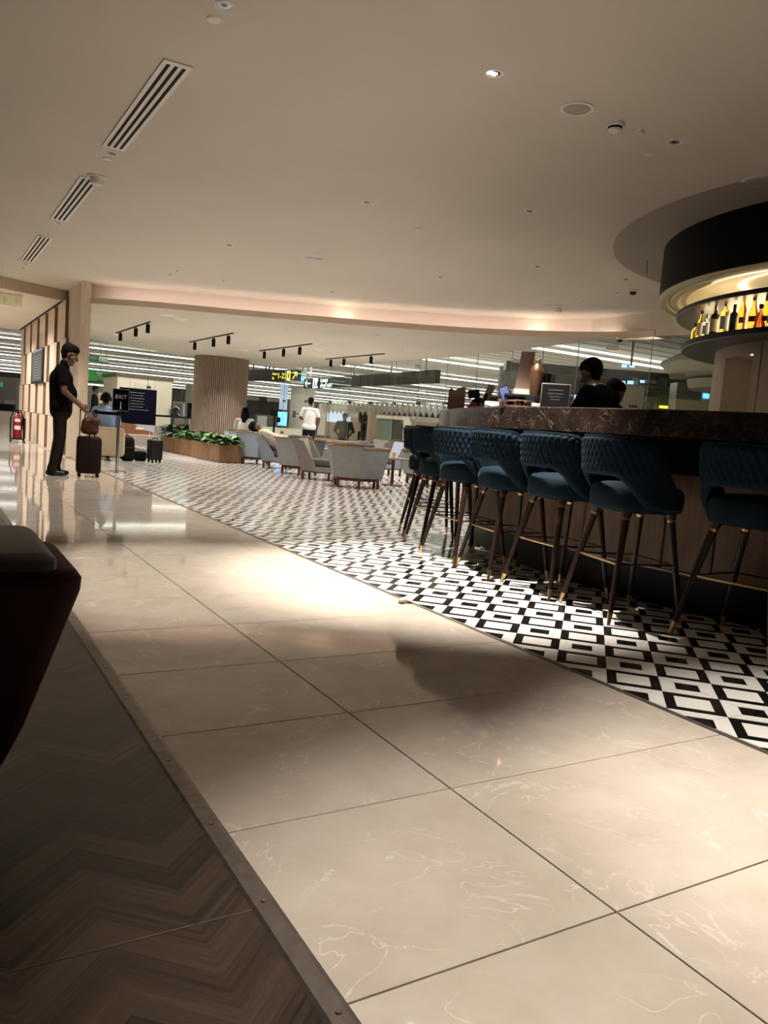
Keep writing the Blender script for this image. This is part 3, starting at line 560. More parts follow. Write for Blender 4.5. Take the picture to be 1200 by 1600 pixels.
for k, (px, bmn, h, r, kd, lb, l_) in enumerate(BT):
    d = ray(px, 535); d = Vector((d.x, d.y)).normalized(); c = Vector(CT); RR = 2.08 if kd != 't' else 2.12; b = d.dot(c); p = d*(b-math.sqrt(b*b-(c.length_squared-RR*RR)))
    t = thing('spirit_bottle', l_, 'bottle', (p.x, p.y, ZLO), math.atan2(-p.y, -p.x), 'spirit bottles on the tower shelf')
    if kd == 'd': prof = [(0, 0), (r*.7, 0), (r, h*.18), (r*.95, h*.42), (r*.35, h*.68), (r*.3, h*.82)]
    elif kd == 't': prof = [(0, 0), (r, 0), (r*.98, .02), (r*.45, h*.62), (r*.3, h*.7), (r*.28, h*.85)]
    elif kd == 'l': prof = [(0, 0), (r*.95, 0), (r, .01), (r, h*.5), (r*.8, h*.6), (r*.38, h*.72), (r*.33, h*.86)]
    else: prof = [(0, 0), (r*.95, 0), (r, .01), (r, h*.60), (r*.9, h*.67), (r*.38, h*.74), (r*.33, h*.86)]
    MB().lathe(prof, n=4 if kd == 't' else 20).build('body', BM[bmn], t, ang=50)
    MB().lathe([(r*.36, h*.82), (r*.38, h*.84), (r*.38, h), (0, h)], n=16).build('cap', {'gold': 'dark', 'clear': 'silverf', 'dk': 'silverf', 'grn': 'bagb', 'amber': 'stoolwood' if k == 6 else ('silverf' if k == 7 else 'yel'), 'brn': 'stoolwood'}[bmn] if k != 4 else 'silverf', t)
    if lb: MB().lathe([(r+.0008, h*.12), (r+.0008, h*.52)], n=14, a0=-1.2, a1=1.2).build('label', 'label' if bmn != 'dk' else 'paper', t)
    elif kd in 'dl': MB().lathe([(r+.0008, h*.2), (r+.0008, h*.36)], n=14, a0=-.8, a1=.8).build('label', 'sofaprint', t)
# ------------------------------------------------------------------ bar counter
CB = Vector((8.42, 3.80)); RB, ZT, ZB = 4.84, 1.20, 1.045
A0, A1 = math.radians(120), math.radians(262)
bar = thing('bar_counter', 'curved bar counter with dark veined marble top and walnut front', 'bar', (CB.x, CB.y, 0))
NP = 34; da = (A1-A0)/NP
MB().lathe([(RB-.75, ZT-.04), (RB-.75, ZT), (RB-.006, ZT), (RB, ZT-.006), (RB, ZB), (RB-.05, ZB), (RB-.05, ZT-.04)], (0, 0), 160, A0, A1, closed=True).build('marble_top', 'barmarble', bar)
RF = 4.50
MB().lathe([(RF-.04, ZB+.002), (RB-.02, ZB+.002), (RB-.02, ZB+.01), (RF-.04, ZB+.01)], (0, 0), 120, A0, A1, closed=True).build('underside', 'bandmat', bar)
MB().lathe([(RF-.01, .835), (RF-.01, ZB)], (0, 0), 120, A0, A1).build('black_band', 'bandmat', bar)  # plain black band between marble top and front panels
for k in range(NP): MB().lathe([(RF-.005, .245), (RF, .25), (RF, .829), (RF-.005, .834), (RF-.05, .834), (RF-.05, .245)], (0, 0), 4, A0+k*da+.0012, A0+(k+1)*da-.0012, closed=True).build('front_panel', 'barwood', bar)
MB().lathe([(RF-.06, 0), (RF-.06, .245)], (0, 0), 120, A0, A1).build('plinth', 'bandmat', bar)
MB().lathe([(RF+.012, .232), (RF+.012, .244), (RF-.06, .244)], (0, 0), 120, A0, A1).build('lower_trim', 'steel', bar)
MB().lathe([(RB-.72, 0), (RB-.72, ZT-.04)], (0, 0), 120, A0, A1).build('back_panel', 'bandmat', bar)
for a in (A0, A1): MB().box(((RB-.53)*math.cos(a), (RB-.53)*math.sin(a), .58), (.38, .04, 1.15), a).build('end_panel', 'bandmat', bar)
# ------------------------------------------------------------------ bar stools
def stool():
    t = thing('bar_stool', '', 'bar stool')
    # seat: local +X faces the bar
    def outline(r, k=.92): # slightly squared round seat
        out = []
        for i in range(48):
            a = 2*PI*i/48; e = 2/2.5; x = r*math.copysign(abs(math.cos(a))**e, math.cos(a)); y = r*math.copysign(abs(math.sin(a))**e, math.sin(a)); out.append((x+.01, y))
        return out
    mb = MB(); rings = [(.215, .615), (.235, .62), (.243, .64), (.246, .70), (.240, .735), (.220, .755), (.16, .768), (.08, .773)]; vv = []; ff = []
    for r, z in rings: vv += [(x, y, z) for x, y in outline(r)]
    for i in range(len(rings)-1):
        for j in range(48): ff.append((i*48+j, i*48+(j+1) % 48, (i+1)*48+(j+1) % 48, (i+1)*48+j))
    ff += [tuple(range(47, -1, -1)), tuple(range(7*48, 8*48))]
    mb.add(vv, ff).build('seat', 'navy', t, ang=60)
    # wrap-around back, quilted on the outside
    NA, NZ = 300, 40; AM = math.radians(128); vo, vi = [], []
    def zs(u):
        au = abs(u)
        s = lambda a, b, x: (lambda q: q*q*(3-2*q))(max(0, min(1, (x-a)/(b-a))))
        zt = 1.025-.012*au-.33*s(.40, 1.0, au)*s(.40, 1.0, au)**.15
        zb = .805-.175*s(.22, .62, au)
        return zb, max(zt, zb+.02)
    def ring_r(a, z):
        e = 2/2.5; k = (abs(math.cos(a))**2.5+abs(math.sin(a))**2.5)**(-1/2.5)
        return (.252+.035*max(0, (z-.66))/.36)*k
    for i in range(NA+1):
        u = -1+2*i/NA; a = PI+u*AM; zb, zt = zs(u)
        for j in range(NZ+1):
            v = j/NZ; z = zb+(zt-zb)*v; edge = min(1, 8*min(v, 1-v), 14*(1-abs(u)))
            q = 0
            if z > .80 and abs(u) < .80:
                p1 = (a*.27/.019+z/.040)*PI*.5; p2 = (a*.27/.019-z/.040)*PI*.5
                q = .009*(abs(math.sin(p1))*abs(math.sin(p2)))**.6*min(1, (z-.80)/.02)*min(1, (zt-z)/.012+.0)
            r = ring_r(a, z)-.012*(1-edge)**2; ro = r+.020*max(edge, .0)**.5+q; ri = r-.018*max(edge, .0)**.5
            vo.append((ro*math.cos(a), ro*math.sin(a), z)); vi.append((ri*math.cos(a), ri*math.sin(a), z))
    W_ = NZ+1; n0 = len(vo); ff = []
    for i in range(NA):
        for j in range(NZ):
            a_ = i*W_+j; ff.append((a_, a_+1, a_+W_+1, a_+W_)); ff.append((n0+a_, n0+a_+W_, n0+a_+W_+1, n0+a_+1))
        ff.append((i*W_, (i+1)*W_, n0+(i+1)*W_, n0+i*W_)); ff.append((i*W_+NZ, n0+i*W_+NZ, n0+(i+1)*W_+NZ, (i+1)*W_+NZ))
    for j in range(NZ): ff.append((j, n0+j, n0+j+1, j+1)); e = NA*W_; ff.append((e+j, e+j+1, n0+e+j+1, n0+e+j))
    bk = MB().add(vo+vi, ff).build('backrest', 'navy', t, ang=70)
    pts = []
    for i in range(0, NA+1, 3):
        u = -1+2*i/NA; a = PI+u*AM; zb, zt = zs(u); r = ring_r(a, zt)+.006; pts.append((r*math.cos(a), r*math.sin(a), zt+.001))
    MB().tube(pts, .0045, 6).build('piping', 'navy', bk)
    feet = [(-.26, .27), (-.26, -.27), (.21, .25), (.21, -.25)]; tops = [(-.14, .15), (-.14, -.15), (.15, .14), (.15, -.14)]
    P = []
    for (fx, fy), (tx, ty) in zip(feet, tops):
        f_, T = Vector((fx, fy, 0)), Vector((tx, ty, .625)); L3 = lambda k, f_=f_, T=T: f_+(T-f_)*k; P.append(L3)
        lg = MB().cyl(L3(.085), L3(.93), .0135, .0215, 14).build('leg', 'stoolwood', t)
        MB().cyl(L3(0), L3(.105), .0100, .0148, 14).build('foot_cap', 'brass', lg)
        MB().cyl(L3(.905), L3(.925), .0235, .0240, 14).build('collar', 'brass', lg)
        MB().cyl(L3(.92), L3(1.0), .022, .036, 14).build('socket', 'stoolwood', lg)
    for a, b in ((0, 1), (2, 3), (0, 2), (1, 3)): MB().cyl(P[a](.52), P[b](.52), .0068 if a+b == 1 else .005, n=8).build('footrest_bar', 'brass' if a+b == 1 else 'stoolwood', t)
    MB().box((0, 0, .612), (.30, .30, .012)).build('seat_base', 'dark', t)
    return t
slabs = ['navy quilted bar stool farthest left, at the end of the curved bar', 'navy bar stool second from the left along the bar', 'navy bar stool third from the left, back in shadow', 'navy quilted bar stool fourth from the left along the bar', 'navy bar stool whose quilted back catches the most light', 'navy bar stool seen from its side before the walnut panel', 'dark navy bar stool cut by the right edge']
rear = [((4.11, 6.60), (3.83, 6.10), -28), ((3.72, 5.88), (3.56, 5.38), -18), ((3.47, 5.25), (3.45, 4.73), -4), ((3.46, 4.72), (3.35, 4.18), -12), ((3.39, 4.10), (3.33, 3.55), -6), ((3.37, 3.49), (3.22, 2.97), -14), ((3.46, 2.74), (3.52, 2.22), 6)]
s0 = stool()
for k, (a, b, hd) in enumerate(rear):
    o = s0 if k == 0 else copy_tree(s0)
    h_ = math.radians(hd); m_ = (Vector(a)+Vector(b))/2+Vector((math.cos(h_), math.sin(h_)))*.26
    o.location = (m_.x, m_.y, 0); o.rotation_euler = (0, 0, h_); o['label'] = slabs[k]; o['group'] = 'navy bar stools along the counter'
# ------------------------------------------------------------------ things on the counter
def ctop(px, k=1.06, D=6.3):
    """point on the counter top seen in this direction, k times as far as the front edge"""
    d = ray(px, 636); d = Vector((d.x, d.y)).normalized(); b = d.dot(CB); p = d*(b-math.sqrt(b*b-(CB.length_squared-(RB-.02)**2)))*k; return Vector((p.x, p.y, ZT))
def view_rz(p): return math.atan2(-p.y, -p.x)     # local +x towards the viewer
p = ctop(712, 1.03); t = thing('menu_holder', 'brown curved menu board in clear acrylic at the counter left end', 'menu', p, view_rz(p))
MB().add([(0, -.075, 0), (0, -.07, .17), (0, -.05, .178), (0, -.02, .165), (0, .05, .20), (0, .075, .195), (0, .075, 0)]+[(-.012, y, z) for y, z in [(-.075, 0), (-.07, .17), (-.05, .178), (-.02, .165), (.05, .20), (.075, .195), (.075, 0)]], [(0, 1, 2, 3, 4, 5, 6), (7, 8, 9, 10, 11, 12, 13)]+[(i, (i+1) % 7, 7+(i+1) % 7, 7+i) for i in range(7)]).build('board', 'menubrown', t, smooth=False)
MB().box((.02, .10, .10), (.006, .05, .20)).build('acrylic_leaf', 'acr', t, smooth=False); MB().box((-.01, .0, .004), (.10, .22, .008)).build('base', 'acr', t, smooth=False)
p = ctop(745, 1.05); tag(MB().rbox((0, 0, .012), (.06, .16, .024), .008).rbox((0, -.03, .034), (.05, .06, .03), .012).build('red_cloth', 'redthing', loc=p, rz=view_rz(p)), 'small red cloth bundle on the counter left part', 'cloth')
p = ctop(748, 1.09); t = thing('desk_phone', 'black rounded device behind the tan tablet stand', 'device', p, view_rz(p)); MB().sph((0, 0, .05), .06, (.8, 1.2, .9)).build('body', 'dark', t); MB().rbox((0, -.05, .13), (.03, .10, .07), .01, tilt=Matrix.Rotation(.2, 3, 'X')).build('display', 'blackgloss', t)
T_ = lambda a, ax='X': Matrix.Rotation(a, 3, ax)
p = ctop(760, 1.04); t = thing('tilted_tablet', 'tan backed tablet leaning on its stand', 'tablet', p, view_rz(p)); MB().rbox((0, .0, .095), (.03, .055, .185), .006, tilt=T_(-.32)).build('back', 'tantab', t); MB().rbox((.017, -.02, .07), (.01, .03, .09), .003, tilt=T_(-.32)).build('stand_arm', 'dark', t); MB().rbox((0, .015, .004), (.12, .09, .008), .003).build('foot', 'dark', t)
p = ctop(771, 1.08); tag(MB().rbox((0, 0, .05), (.12, .16, .10), .01).build('cardboard_box', 'tantab', loc=p, rz=view_rz(p)), 'small tan box between the two tilted tablets', 'box')
p = ctop(769, 1.02); t = thing('tape_roll', 'white roll lying with cords before the tan box', 'roll', p, view_rz(p)); MB().lathe([(.035, 0), (.06, 0), (.062, .02), (.06, .045), (.035, .045)], n=28, closed=True).build('roll', 'whitep', t); MB().tube([(.06*math.cos(a*.3), .10*math.sin(a*.3), .004+.02*math.sin(a*.15)) for a in range(22)], .004, 6).build('cord', 'dark', t)
p = ctop(789, 1.04); t = thing('point_of_sale_tablet', 'violet lit tablet tilted on the counter', 'tablet', p, view_rz(p)); MB().rbox((0, 0, .085), (.012, .075, .17), .004, tilt=T_(.38)).build('case', 'blackgloss', t); MB().rbox((.007, 0, .085), (.004, .062, .15), .001, tilt=T_(.38)).build('display', 'tabpur', t); MB().rbox((-.03, -.01, .03), (.05, .03, .06), .005).build('stand', 'dark', t)
p = ctop(783, 1.07); tag(MB().lathe([(0, 0), (.03, 0), (.034, .07), (.026, .08), (0, .08)], n=18).build('candle_jar', 'paper', loc=p), 'small cream jar left of the violet tablet', 'jar')
p = ctop(812, 1.03); t = thing('wire_tray', 'low oval wire tray with a dark cup beneath the drinks stand', 'tray', p, view_rz(p))
for z in (.01, .05): MB().tube([(.07*math.cos(a*PI/12), .14*math.sin(a*PI/12), z*(1-.5*abs(math.sin(a*PI/12))**4)) for a in range(25)], .004, 6).build('hoop', 'copper', t)
MB().lathe([(.02, 0), (.03, .05), (.027, .05), (.0, .01)], n=18).build('cup', 'dark', t)
for a in range(8): MB().tube([(.07*math.cos(a*PI/4), .14*math.sin(a*PI/4), .01), (.07*math.cos(a*PI/4), .14*math.sin(a*PI/4), .03)], .003, 6).build('upright', 'copper', t)
p = ctop(822, 1.09); p2 = p
t = thing('drinks_stand', 'low stand with black rim behind the wire tray', 'stand', p, view_rz(p))
MB().rbox((0, 0, .095), (.22, .34, .03), .012).build('deck', 'dark', t); MB().prism([(-.08, -.12), (.08, -.10), (.08, .14), (-.08, .16)], .11, .15).build('cloth_cover', 'paper', t)
for s_ in (-1, 1): MB().rbox((0, s_*.12, .04), (.14, .05, .08), .01).build('foot', 'dark', t)
pz = p+Vector((0, 0, .15)); ux = Vector((math.cos(view_rz(p)), math.sin(view_rz(p)), 0)); uy = Vector((-ux.y, ux.x, 0))
t = thing('tall_menu', 'tall clear menu holder with a brown sheet', 'menu', p+Vector((0, 0, .15))-uy*.035-ux*.02, view_rz(p)); MB().add([(0, -.065, 0), (0, .055, 0), (-.02, .065, .29), (-.02, -.035, .29), (-.005, -.065, 0), (-.005, .055, 0), (-.025, .065, .29), (-.025, -.035, .29)], [(0, 1, 2, 3), (4, 5, 6, 7), (0, 1, 5, 4), (1, 2, 6, 5), (2, 3, 7, 6), (3, 0, 4, 7)]).build('sheet', 'menubrown', t, smooth=False)
MB().box((.0, .06, .16), (.03, .006, .33)).build('side_leaf', 'acr', t, smooth=False)
p = ctop(834, 1.07)+Vector((0, 0, .0)); t = thing('cocktail_shaker', 'tall copper coloured cocktail shaker beside the tall menu', 'shaker', p+Vector((0, 0, .0)), 0)
MB().lathe([(0, .10), (.038, .10), (.044, .13), (.050, .26), (.048, .275)], n=28).build('body', 'copper', t); MB().lathe([(.050, .272), (.046, .30), (.028, .325), (.024, .33), (.024, .352), (.020, .36), (0, .36)], n=28).build('lid', 'copper', t); MB().rbox((0, 0, .05), (.10, .10, .10), .008).build('block', 'dark', t)
p = ctop(846, 1.10); tag(MB().lathe([(0, .0), (.035, 0), (.05, .2), (.052, .25), (.047, .25), (.03, .01)], n=24).build('black_tumbler', 'dark', loc=p+Vector((0, 0, .02))), 'black flared tumbler right of the copper shaker', 'cup')
p = ctop(866, 1.04); t = thing('table_sign', 'small black sign in a silver frame on the counter', 'sign', p, view_rz(p)); MB().rbox((0, 0, .085), (.012, .20, .17), .003).build('frame', 'silverf', t); MB().box((.0065, 0, .085), (.002, .184, .155)).build('panel', 'dark', t)
for k, (w__, z) in enumerate([(.10, .125), (.11, .10), (.08, .08), (.06, .06)]): MB().box((.008, 0, z), (.001, w__, .0016)).build('print_line', 'printgrey', t)
MB().rbox((-.03, 0, .01), (.06, .03, .02), .004).build('foot', 'silverf', t)
p = ctop(838, 1.02); tag(MB().rbox((0, 0, .014), (.05, .07, .028), .005).build('paper_pad', 'paper', loc=p, rz=view_rz(p)), 'small cream pad before the framed sign', 'paper pad')
# ------------------------------------------------------------------ people
import numpy as np
def capsule(mb, a, b, ra, rb, sx=1, sy=1, n=16):
    a = Vector(a); b = Vector(b); d = b-a; L_ = d.length
    dn = d/L_ if L_ > 1e-6 else Vector((0, 0, 1)); u = dn.orthogonal().normalized(); w_ = dn.cross(u); vv = []; rows = []
    for k in range(5): t = -PI/2+PI/2*k/5; rows.append((a+dn*(ra*math.sin(t)), ra*math.cos(t)))
    rows.append((a, ra)); rows.append((b, rb))
    for k in range(1, 6): t = PI/2*k/5; rows.append((b+dn*(rb*math.sin(t)), rb*math.cos(t)))
    for c, r in rows:
        r = max(r, 1e-4)
        for i in range(n):
            t = 2*PI*i/n; o = u*(r*math.cos(t))+w_*(r*math.sin(t)); vv.append((c.x+o.x*sx, c.y+o.y*sy, c.z+o.z))
    m = len(rows); ff = [(k*n+i, k*n+(i+1) % n, (k+1)*n+(i+1) % n, (k+1)*n+i) for k in range(m-1) for i in range(n)]
    ff += [tuple(range(n-1, -1, -1)), tuple(range((m-1)*n, m*n))]; mb.add(vv, ff)
def person(lab, loc, rz, J, mats, vox=.011, hairstyle='short', sleeve='short', belly=0, grp=None, headsc=1.0, cap=None, headtilt=(0, 0), depth=0, arm=1.0):
    """J: joints (local +Y is forward, +X the right-hand side); mats: skin, top, bottom, shoe, hair"""
    D0 = dict(pel=(0, 0, .95), chest=(0, .01, 1.28), neck=(0, -.01, 1.47), head=(0, .02, 1.64), shR=(.185, -.01, 1.41), shL=(-.185, -.01, 1.41), elR=(.24, -.03, 1.12), elL=(-.24, -.03, 1.12), wrR=(.25, .05, .87), wrL=(-.25, .05, .87),
              hipR=(.09, 0, .92), hipL=(-.09, 0, .92), knR=(.10, .02, .50), knL=(-.10, .02, .50), anR=(.11, -.02, .09), anL=(-.11, -.02, .09))
    D0.update(J); J = {k: Vector(v) for k, v in D0.items()}; caps = []
    SK, TOP, BOT, SH, = 0, 1, 2, 3
    def c(a, b, ra, rb, tg, sx=1, sy=1): caps.append((Vector(a), Vector(b), ra, rb, tg, sx, sy))
    up = (J['head']-J['neck']).normalized(); dx, dy = headtilt
    fwd = Vector((math.sin(dx), math.cos(dx), math.sin(dy))); fwd = (fwd-up*fwd.dot(up)).normalized(); rt = fwd.cross(up).normalized(); H_ = J['head']; k = headsc
    def hp(x, y, z): return H_+(rt*x+fwd*y+up*z)*k
    # torso
    c(J['pel']+Vector((0, 0, -.07 if J['pel'].z > .8 else 0)), J['chest'], .158, .165, TOP, 1.08, .74+belly*.5+depth); c(J['chest'], (J['shR']+J['shL'])/2-Vector((0, 0, .03)), .16, .12, TOP, 1.12, .72+depth)
    if belly: c(J['pel']+Vector((0, .06+belly*.12, .16)), J['chest']+Vector((0, .04, -.08)), .12+belly*.2, .13, TOP, 1, .9)
    c(J['shL'], J['shR'], .068, .068, TOP, 1, .95+depth*1.2); c(J['pel']+Vector((-.07, 0, -.03)), J['pel']+Vector((.07, 0, -.03)), .138, .138, TOP, 1, .92+depth*.5) if J['pel'].z > .8 else None; c(J['pel']+Vector((-.05, 0, -.02)), J['pel']+Vector((.05, 0, -.02)), .135, .135, BOT, 1, .9)
    c(J['neck']-up*.06, J['head']-up*.05, .060, .055, SK); c(J['neck']-up*.07, J['neck']-up*.02, .078, .068, TOP)
    # head: skull, jaw, features
    c(hp(0, -.015, .03), hp(0, .012, .03), .083*k, .080*k, SK, .93, 1); c(hp(0, .015, -.03), hp(0, .045, -.085), .062*k, .036*k, SK)
    c(hp(0, .088, .005), hp(0, .108, -.028), .010*k, .015*k, SK); c(hp(-.028, .078, .022), hp(.028, .078, .022), .014*k, .014*k, SK)
    c(hp(-.020, .083, -.062), hp(.020, .083, -.062), .012*k, .012*k, SK); c(hp(-.018, .080, -.078), hp(.018, .080, -.078), .012*k, .012*k, SK); c(hp(0, .072, -.105), hp(0, .066, -.10), .02*k, .02*k, SK)
    for s_ in (-1, 1): c(hp(s_*.078, -.005, .012), hp(s_*.080, -.012, -.03), .016*k, .011*k, SK, .5, 1); c(hp(s_*.038, .055, -.02), hp(s_*.04, .05, -.03), .028*k, .028*k, SK)
    for sd, sg in (('R', 1), ('L', -1)):
        sh, el, wr = J['sh'+sd], J['el'+sd], J['wr'+sd]; hip, kn, an = J['hip'+sd], J['kn'+sd], J['an'+sd]
        cut = .62 if sleeve == 'short' else 1
        m_ = sh.lerp(el, cut); c(sh, m_, .066*arm, .060*arm, TOP)
        if sleeve == 'short': c(sh.lerp(el, .5), el, .047*arm, .041*arm, SK)
        c(el, wr, .042, .028, SK if sleeve == 'short' else TOP)
        d = (wr-el).normalized(); side = d.cross(Vector((0, 0, 1))); side = side.normalized() if side.length > .1 else Vector((0, 1, 0)); side = (side*.3+Vector((0, 1, 0))*.8); side = (side-d*side.dot(d)).normalized(); nrm = d.cross(side)
        if 'grip'+sd in J: d = (J['grip'+sd]-wr).normalized(); side = Vector((0, 1, 0)); side = (side-d*side.dot(d)).normalized(); nrm = d.cross(side)
        palm = wr+d*.075; c(wr, palm, .028, .030, SK); cu = nrm*(-sg)
        for f_, (o, l1) in enumerate([(-.028, .062), (-.010, .072), (.009, .068), (.027, .052)]):
            b0 = palm+side*o; k1 = b0+d*l1*.5+cu*.006; k2 = k1+d*l1*.3+cu*.018; k3 = k2+d*l1*.1+cu*.022
            c(b0, k1, .0095, .009, SK); c(k1, k2, .009, .0085, SK); c(k2, k3, .0085, .0075, SK)
        c(wr+d*.02+side*.018, wr+d*.055+side*.048, .013, .011, SK); c(wr+d*.055+side*.048, wr+d*.085+side*.050+cu*.015, .011, .009, SK)
        c(hip, kn, .098, .068, BOT, 1, 1); c(kn, an, .068, .055, BOT); c(an+Vector((0, 0, .03)), an-Vector((0, 0, .02)), .062, .066, BOT)
        fd = J.get('foot'+sd, Vector((sg*.03, 1, 0))); fd = Vector(fd).normalized()
        c((an.x-fd.x*.04, an.y-fd.y*.04, .042), (an.x+fd.x*.14, an.y+fd.y*.14, .034), .042, .034, SH, 1, 1)
    mb = MB()
    for a, b, ra, rb, tg, sx, sy in caps: capsule(mb, a, b, ra, rb, sx, sy)
    me = bpy.data.meshes.new('body'); me.from_pydata([tuple(v) for v in mb.v], [], mb.f); o = bpy.data.objects.new('person', me); C.objects.link(o)
    r = o.modifiers.new('r', 'REMESH'); r.mode = 'VOXEL'; r.voxel_size = vox; s_ = o.modifiers.new('s', 'SMOOTH'); s_.iterations = 2; s_.factor = .5
    dg = bpy.context.evaluated_depsgraph_get(); dg.update(); me2 = bpy.data.meshes.new_from_object(o.evaluated_get(dg)); o.modifiers.clear(); o.data = me2
    n = len(me2.vertices); co = np.empty(n*3, 'f'); me2.vertices.foreach_get('co', co); co = co.reshape(-1, 3)
    ce = np.array([p_.center[:] for p_ in me2.polygons], 'f'); best = np.full(len(ce), 1e9); idx = np.zeros(len(ce), int)
    for a, b, ra, rb, tg, sx, sy in caps:
        a_, b_ = np.array(a), np.array(b); ab = b_-a_; t_ = np.clip(((ce-a_)@ab)/max(ab@ab, 1e-9), 0, 1); q = ce-(a_+t_[:, None]*ab); q[:, 0] /= sx; q[:, 1] /= sy
        dd = np.linalg.norm(q, axis=1)-(ra+(rb-ra)*t_); m_ = dd < best-.0005; best[m_] = dd[m_]; idx[m_] = tg
    if J['pel'].z > .8:
        hz_ = J['pel'].z-.10; lo_ = (idx == TOP) & (ce[:, 2] < hz_); up__ = (idx == BOT) & (ce[:, 2] >= hz_); idx[lo_] = BOT; idx[up__] = TOP
    for m_ in mats[:4]: me2.materials.append(M[m_])
    me2.polygons.foreach_set('material_index', idx.astype('i')); me2.shade_smooth(); o.location = loc; o.rotation_euler = (0, 0, rz)
    tag(o, lab, 'person', grp)
    hb = MB()
    if cap: capsule(hb, hp(0, -.02, .055), hp(0, .01, .055), .088*k, .086*k); capsule(hb, hp(0, .06, .05), hp(0, .12, .04), .05*k, .03*k)
    else:
        capsule(hb, hp(0, -.028, .052), hp(0, .012, .062), .090*k, .078*k, .98, 1); capsule(hb, hp(0, -.040, .01), hp(0, -.030, -.035), .072*k, .052*k)
        for s_ in (-1, 1): capsule(hb, hp(s_*.066, -.01, .04), hp(s_*.074, -.004, .008), .022*k, .008*k)
        capsule(hb, hp(0, .05, .088), hp(0, .062, .082), .042*k, .034*k, 1.2, 1)
        if hairstyle == 'long': capsule(hb, hp(0, -.05, -.02), hp(0, -.085, -.22), .085*k, .06*k); [capsule(hb, hp(s_*.07, -.02, .0), hp(s_*.075, -.03, -.20), .035*k, .028*k) for s_ in (-1, 1)]
    ho = hb.build('cap' if cap else 'hair', cap or mats[4]); ho.parent = o
    eb = MB()
    for s_ in (-1, 1): q = hp(s_*.031, .077, .004); eb.sph(q, .0085*k, n=8)
    eo = eb.build('eyes', 'label'); eo.parent = o
    pb = MB()
    for s_ in (-1, 1): q = hp(s_*.031, .0842, .004); pb.sph(q, .0045*k, n=6)
    pp = pb.build('pupils', 'hair'); pp.parent = o
    return o, J, hp
# standing man beside the suitcase, in profile facing right of the photo
mp = Vector((1.66, 11.75, 0)); yawm = -math.radians(30.7+2)             # local +Y -> photo right
vr = Vector((mp.y, -mp.x, 0)).normalized(); mrz = math.atan2(vr.y, vr.x)-PI/2
man, Jm, hpm = person('man in a black polo and dark trousers standing by his suitcase', mp, mrz,
    dict(pel=(0, -.01, .98), chest=(0, -.02, 1.33), neck=(0, .02, 1.53), head=(0, .075, 1.675), shR=(.20, -.03, 1.46), shL=(-.20, -.0, 1.46), elR=(.25, .02, 1.17), elL=(-.24, .04, 1.17), wrR=(.20, .235, .985), wrL=(-.16, .25, 1.0),
         gripR=(.16, .34, .90), hipR=(.09, -.02, .95), hipL=(-.09, -.02, .95), knR=(.09, -.03, .52), knL=(-.09, .0, .52), anR=(.10, -.10, .09), anL=(-.10, -.05, .09)),
    ('skin', 'bshirt', 'trous', 'shoe', 'hair'), vox=.0085, belly=.12, depth=.14, arm=1.12, headsc=1.10)
b = MB(); capsule(b, hpm(-.05, -.02, -.125), hpm(.05, -.02, -.125), .05, .05); capsule(b, hpm(0, .035, -.15), hpm(0, .05, -.165), .03, .022); co_ = b.build('polo_collar', 'bshirt'); co_.parent = man
def rolling_case(name, lab, loc, rz, w_, d_, h, m, handle=0, ribs=5):
    t = thing(name, lab, 'suitcase', loc, rz); MB().rbox((0, 0, .05+h/2), (d_, w_, h), .035, seg=3).build('shell', m, t)
    for i in range(ribs): y = -w_/2+.05+(w_-.10)*i/(ribs-1); MB().rbox((0, y, .05+h/2), (d_+.012, .012, h-.10), .004).build('rib', m, t)
    MB().box((0, 0, .05+h/2), (.008, w_+.006, h+.004)).build('zip_seam', 'dark', t, smooth=False)
    for sx in (-1, 1):
        for sy in (-1, 1):
            wh = MB().cyl((sx*(d_/2-.04), sy*(w_/2-.05)-.012, .025), (sx*(d_/2-.04), sy*(w_/2-.05)+.012, .025), .025, n=14).build('wheel', 'dark', t); MB().box((sx*(d_/2-.04), sy*(w_/2-.05), .047), (.035, .04, .02)).build('wheel_housing', 'dark', wh)
    MB().tube([(0, -.06, .05+h), (0, -.05, .075+h), (0, .05, .075+h), (0, .06, .05+h)], .009, 8).build('top_grip', 'dark', t)
    if handle:
        for s_ in (-1, 1): MB().cyl((-d_/2+.03, s_*.07, .05+h), (-d_/2+.03, s_*.07, handle), .007, n=8).build('pull_rod', 'steel', t)
        MB().cyl((-d_/2+.03, -.09, handle), (-d_/2+.03, .09, handle), .013, n=10).build('pull_handle', 'dark', t)
    return t
r2 = Vector((RT.x, RT.y)).normalized()
q = mp+vr*.34
cs = rolling_case('rolling_suitcase', 'dark brown hard shell suitcase held by the standing man', (q.x+.03, q.y-.02, 0), mrz+PI/2, .22, .32, .52, 'case', .93, 4)
t = thing('shoulder_bag', 'brown leather bag resting on the dark suitcase', 'bag', (q.x+.03, q.y-.02, .60), mrz)
MB().rbox((0, 0, .12), (.17, .26, .24), .07, seg=4, taper=.75).build('body', 'bagb', t); MB().rbox((0, .07, .18), (.18, .14, .12), .05, seg=3).build('flap', 'bagb', t); MB().tube([(0, -.08, .2), (0, -.05, .31), (0, .02, .33), (0, .07, .22)], .010, 8).build('strap', 'bagb', t)
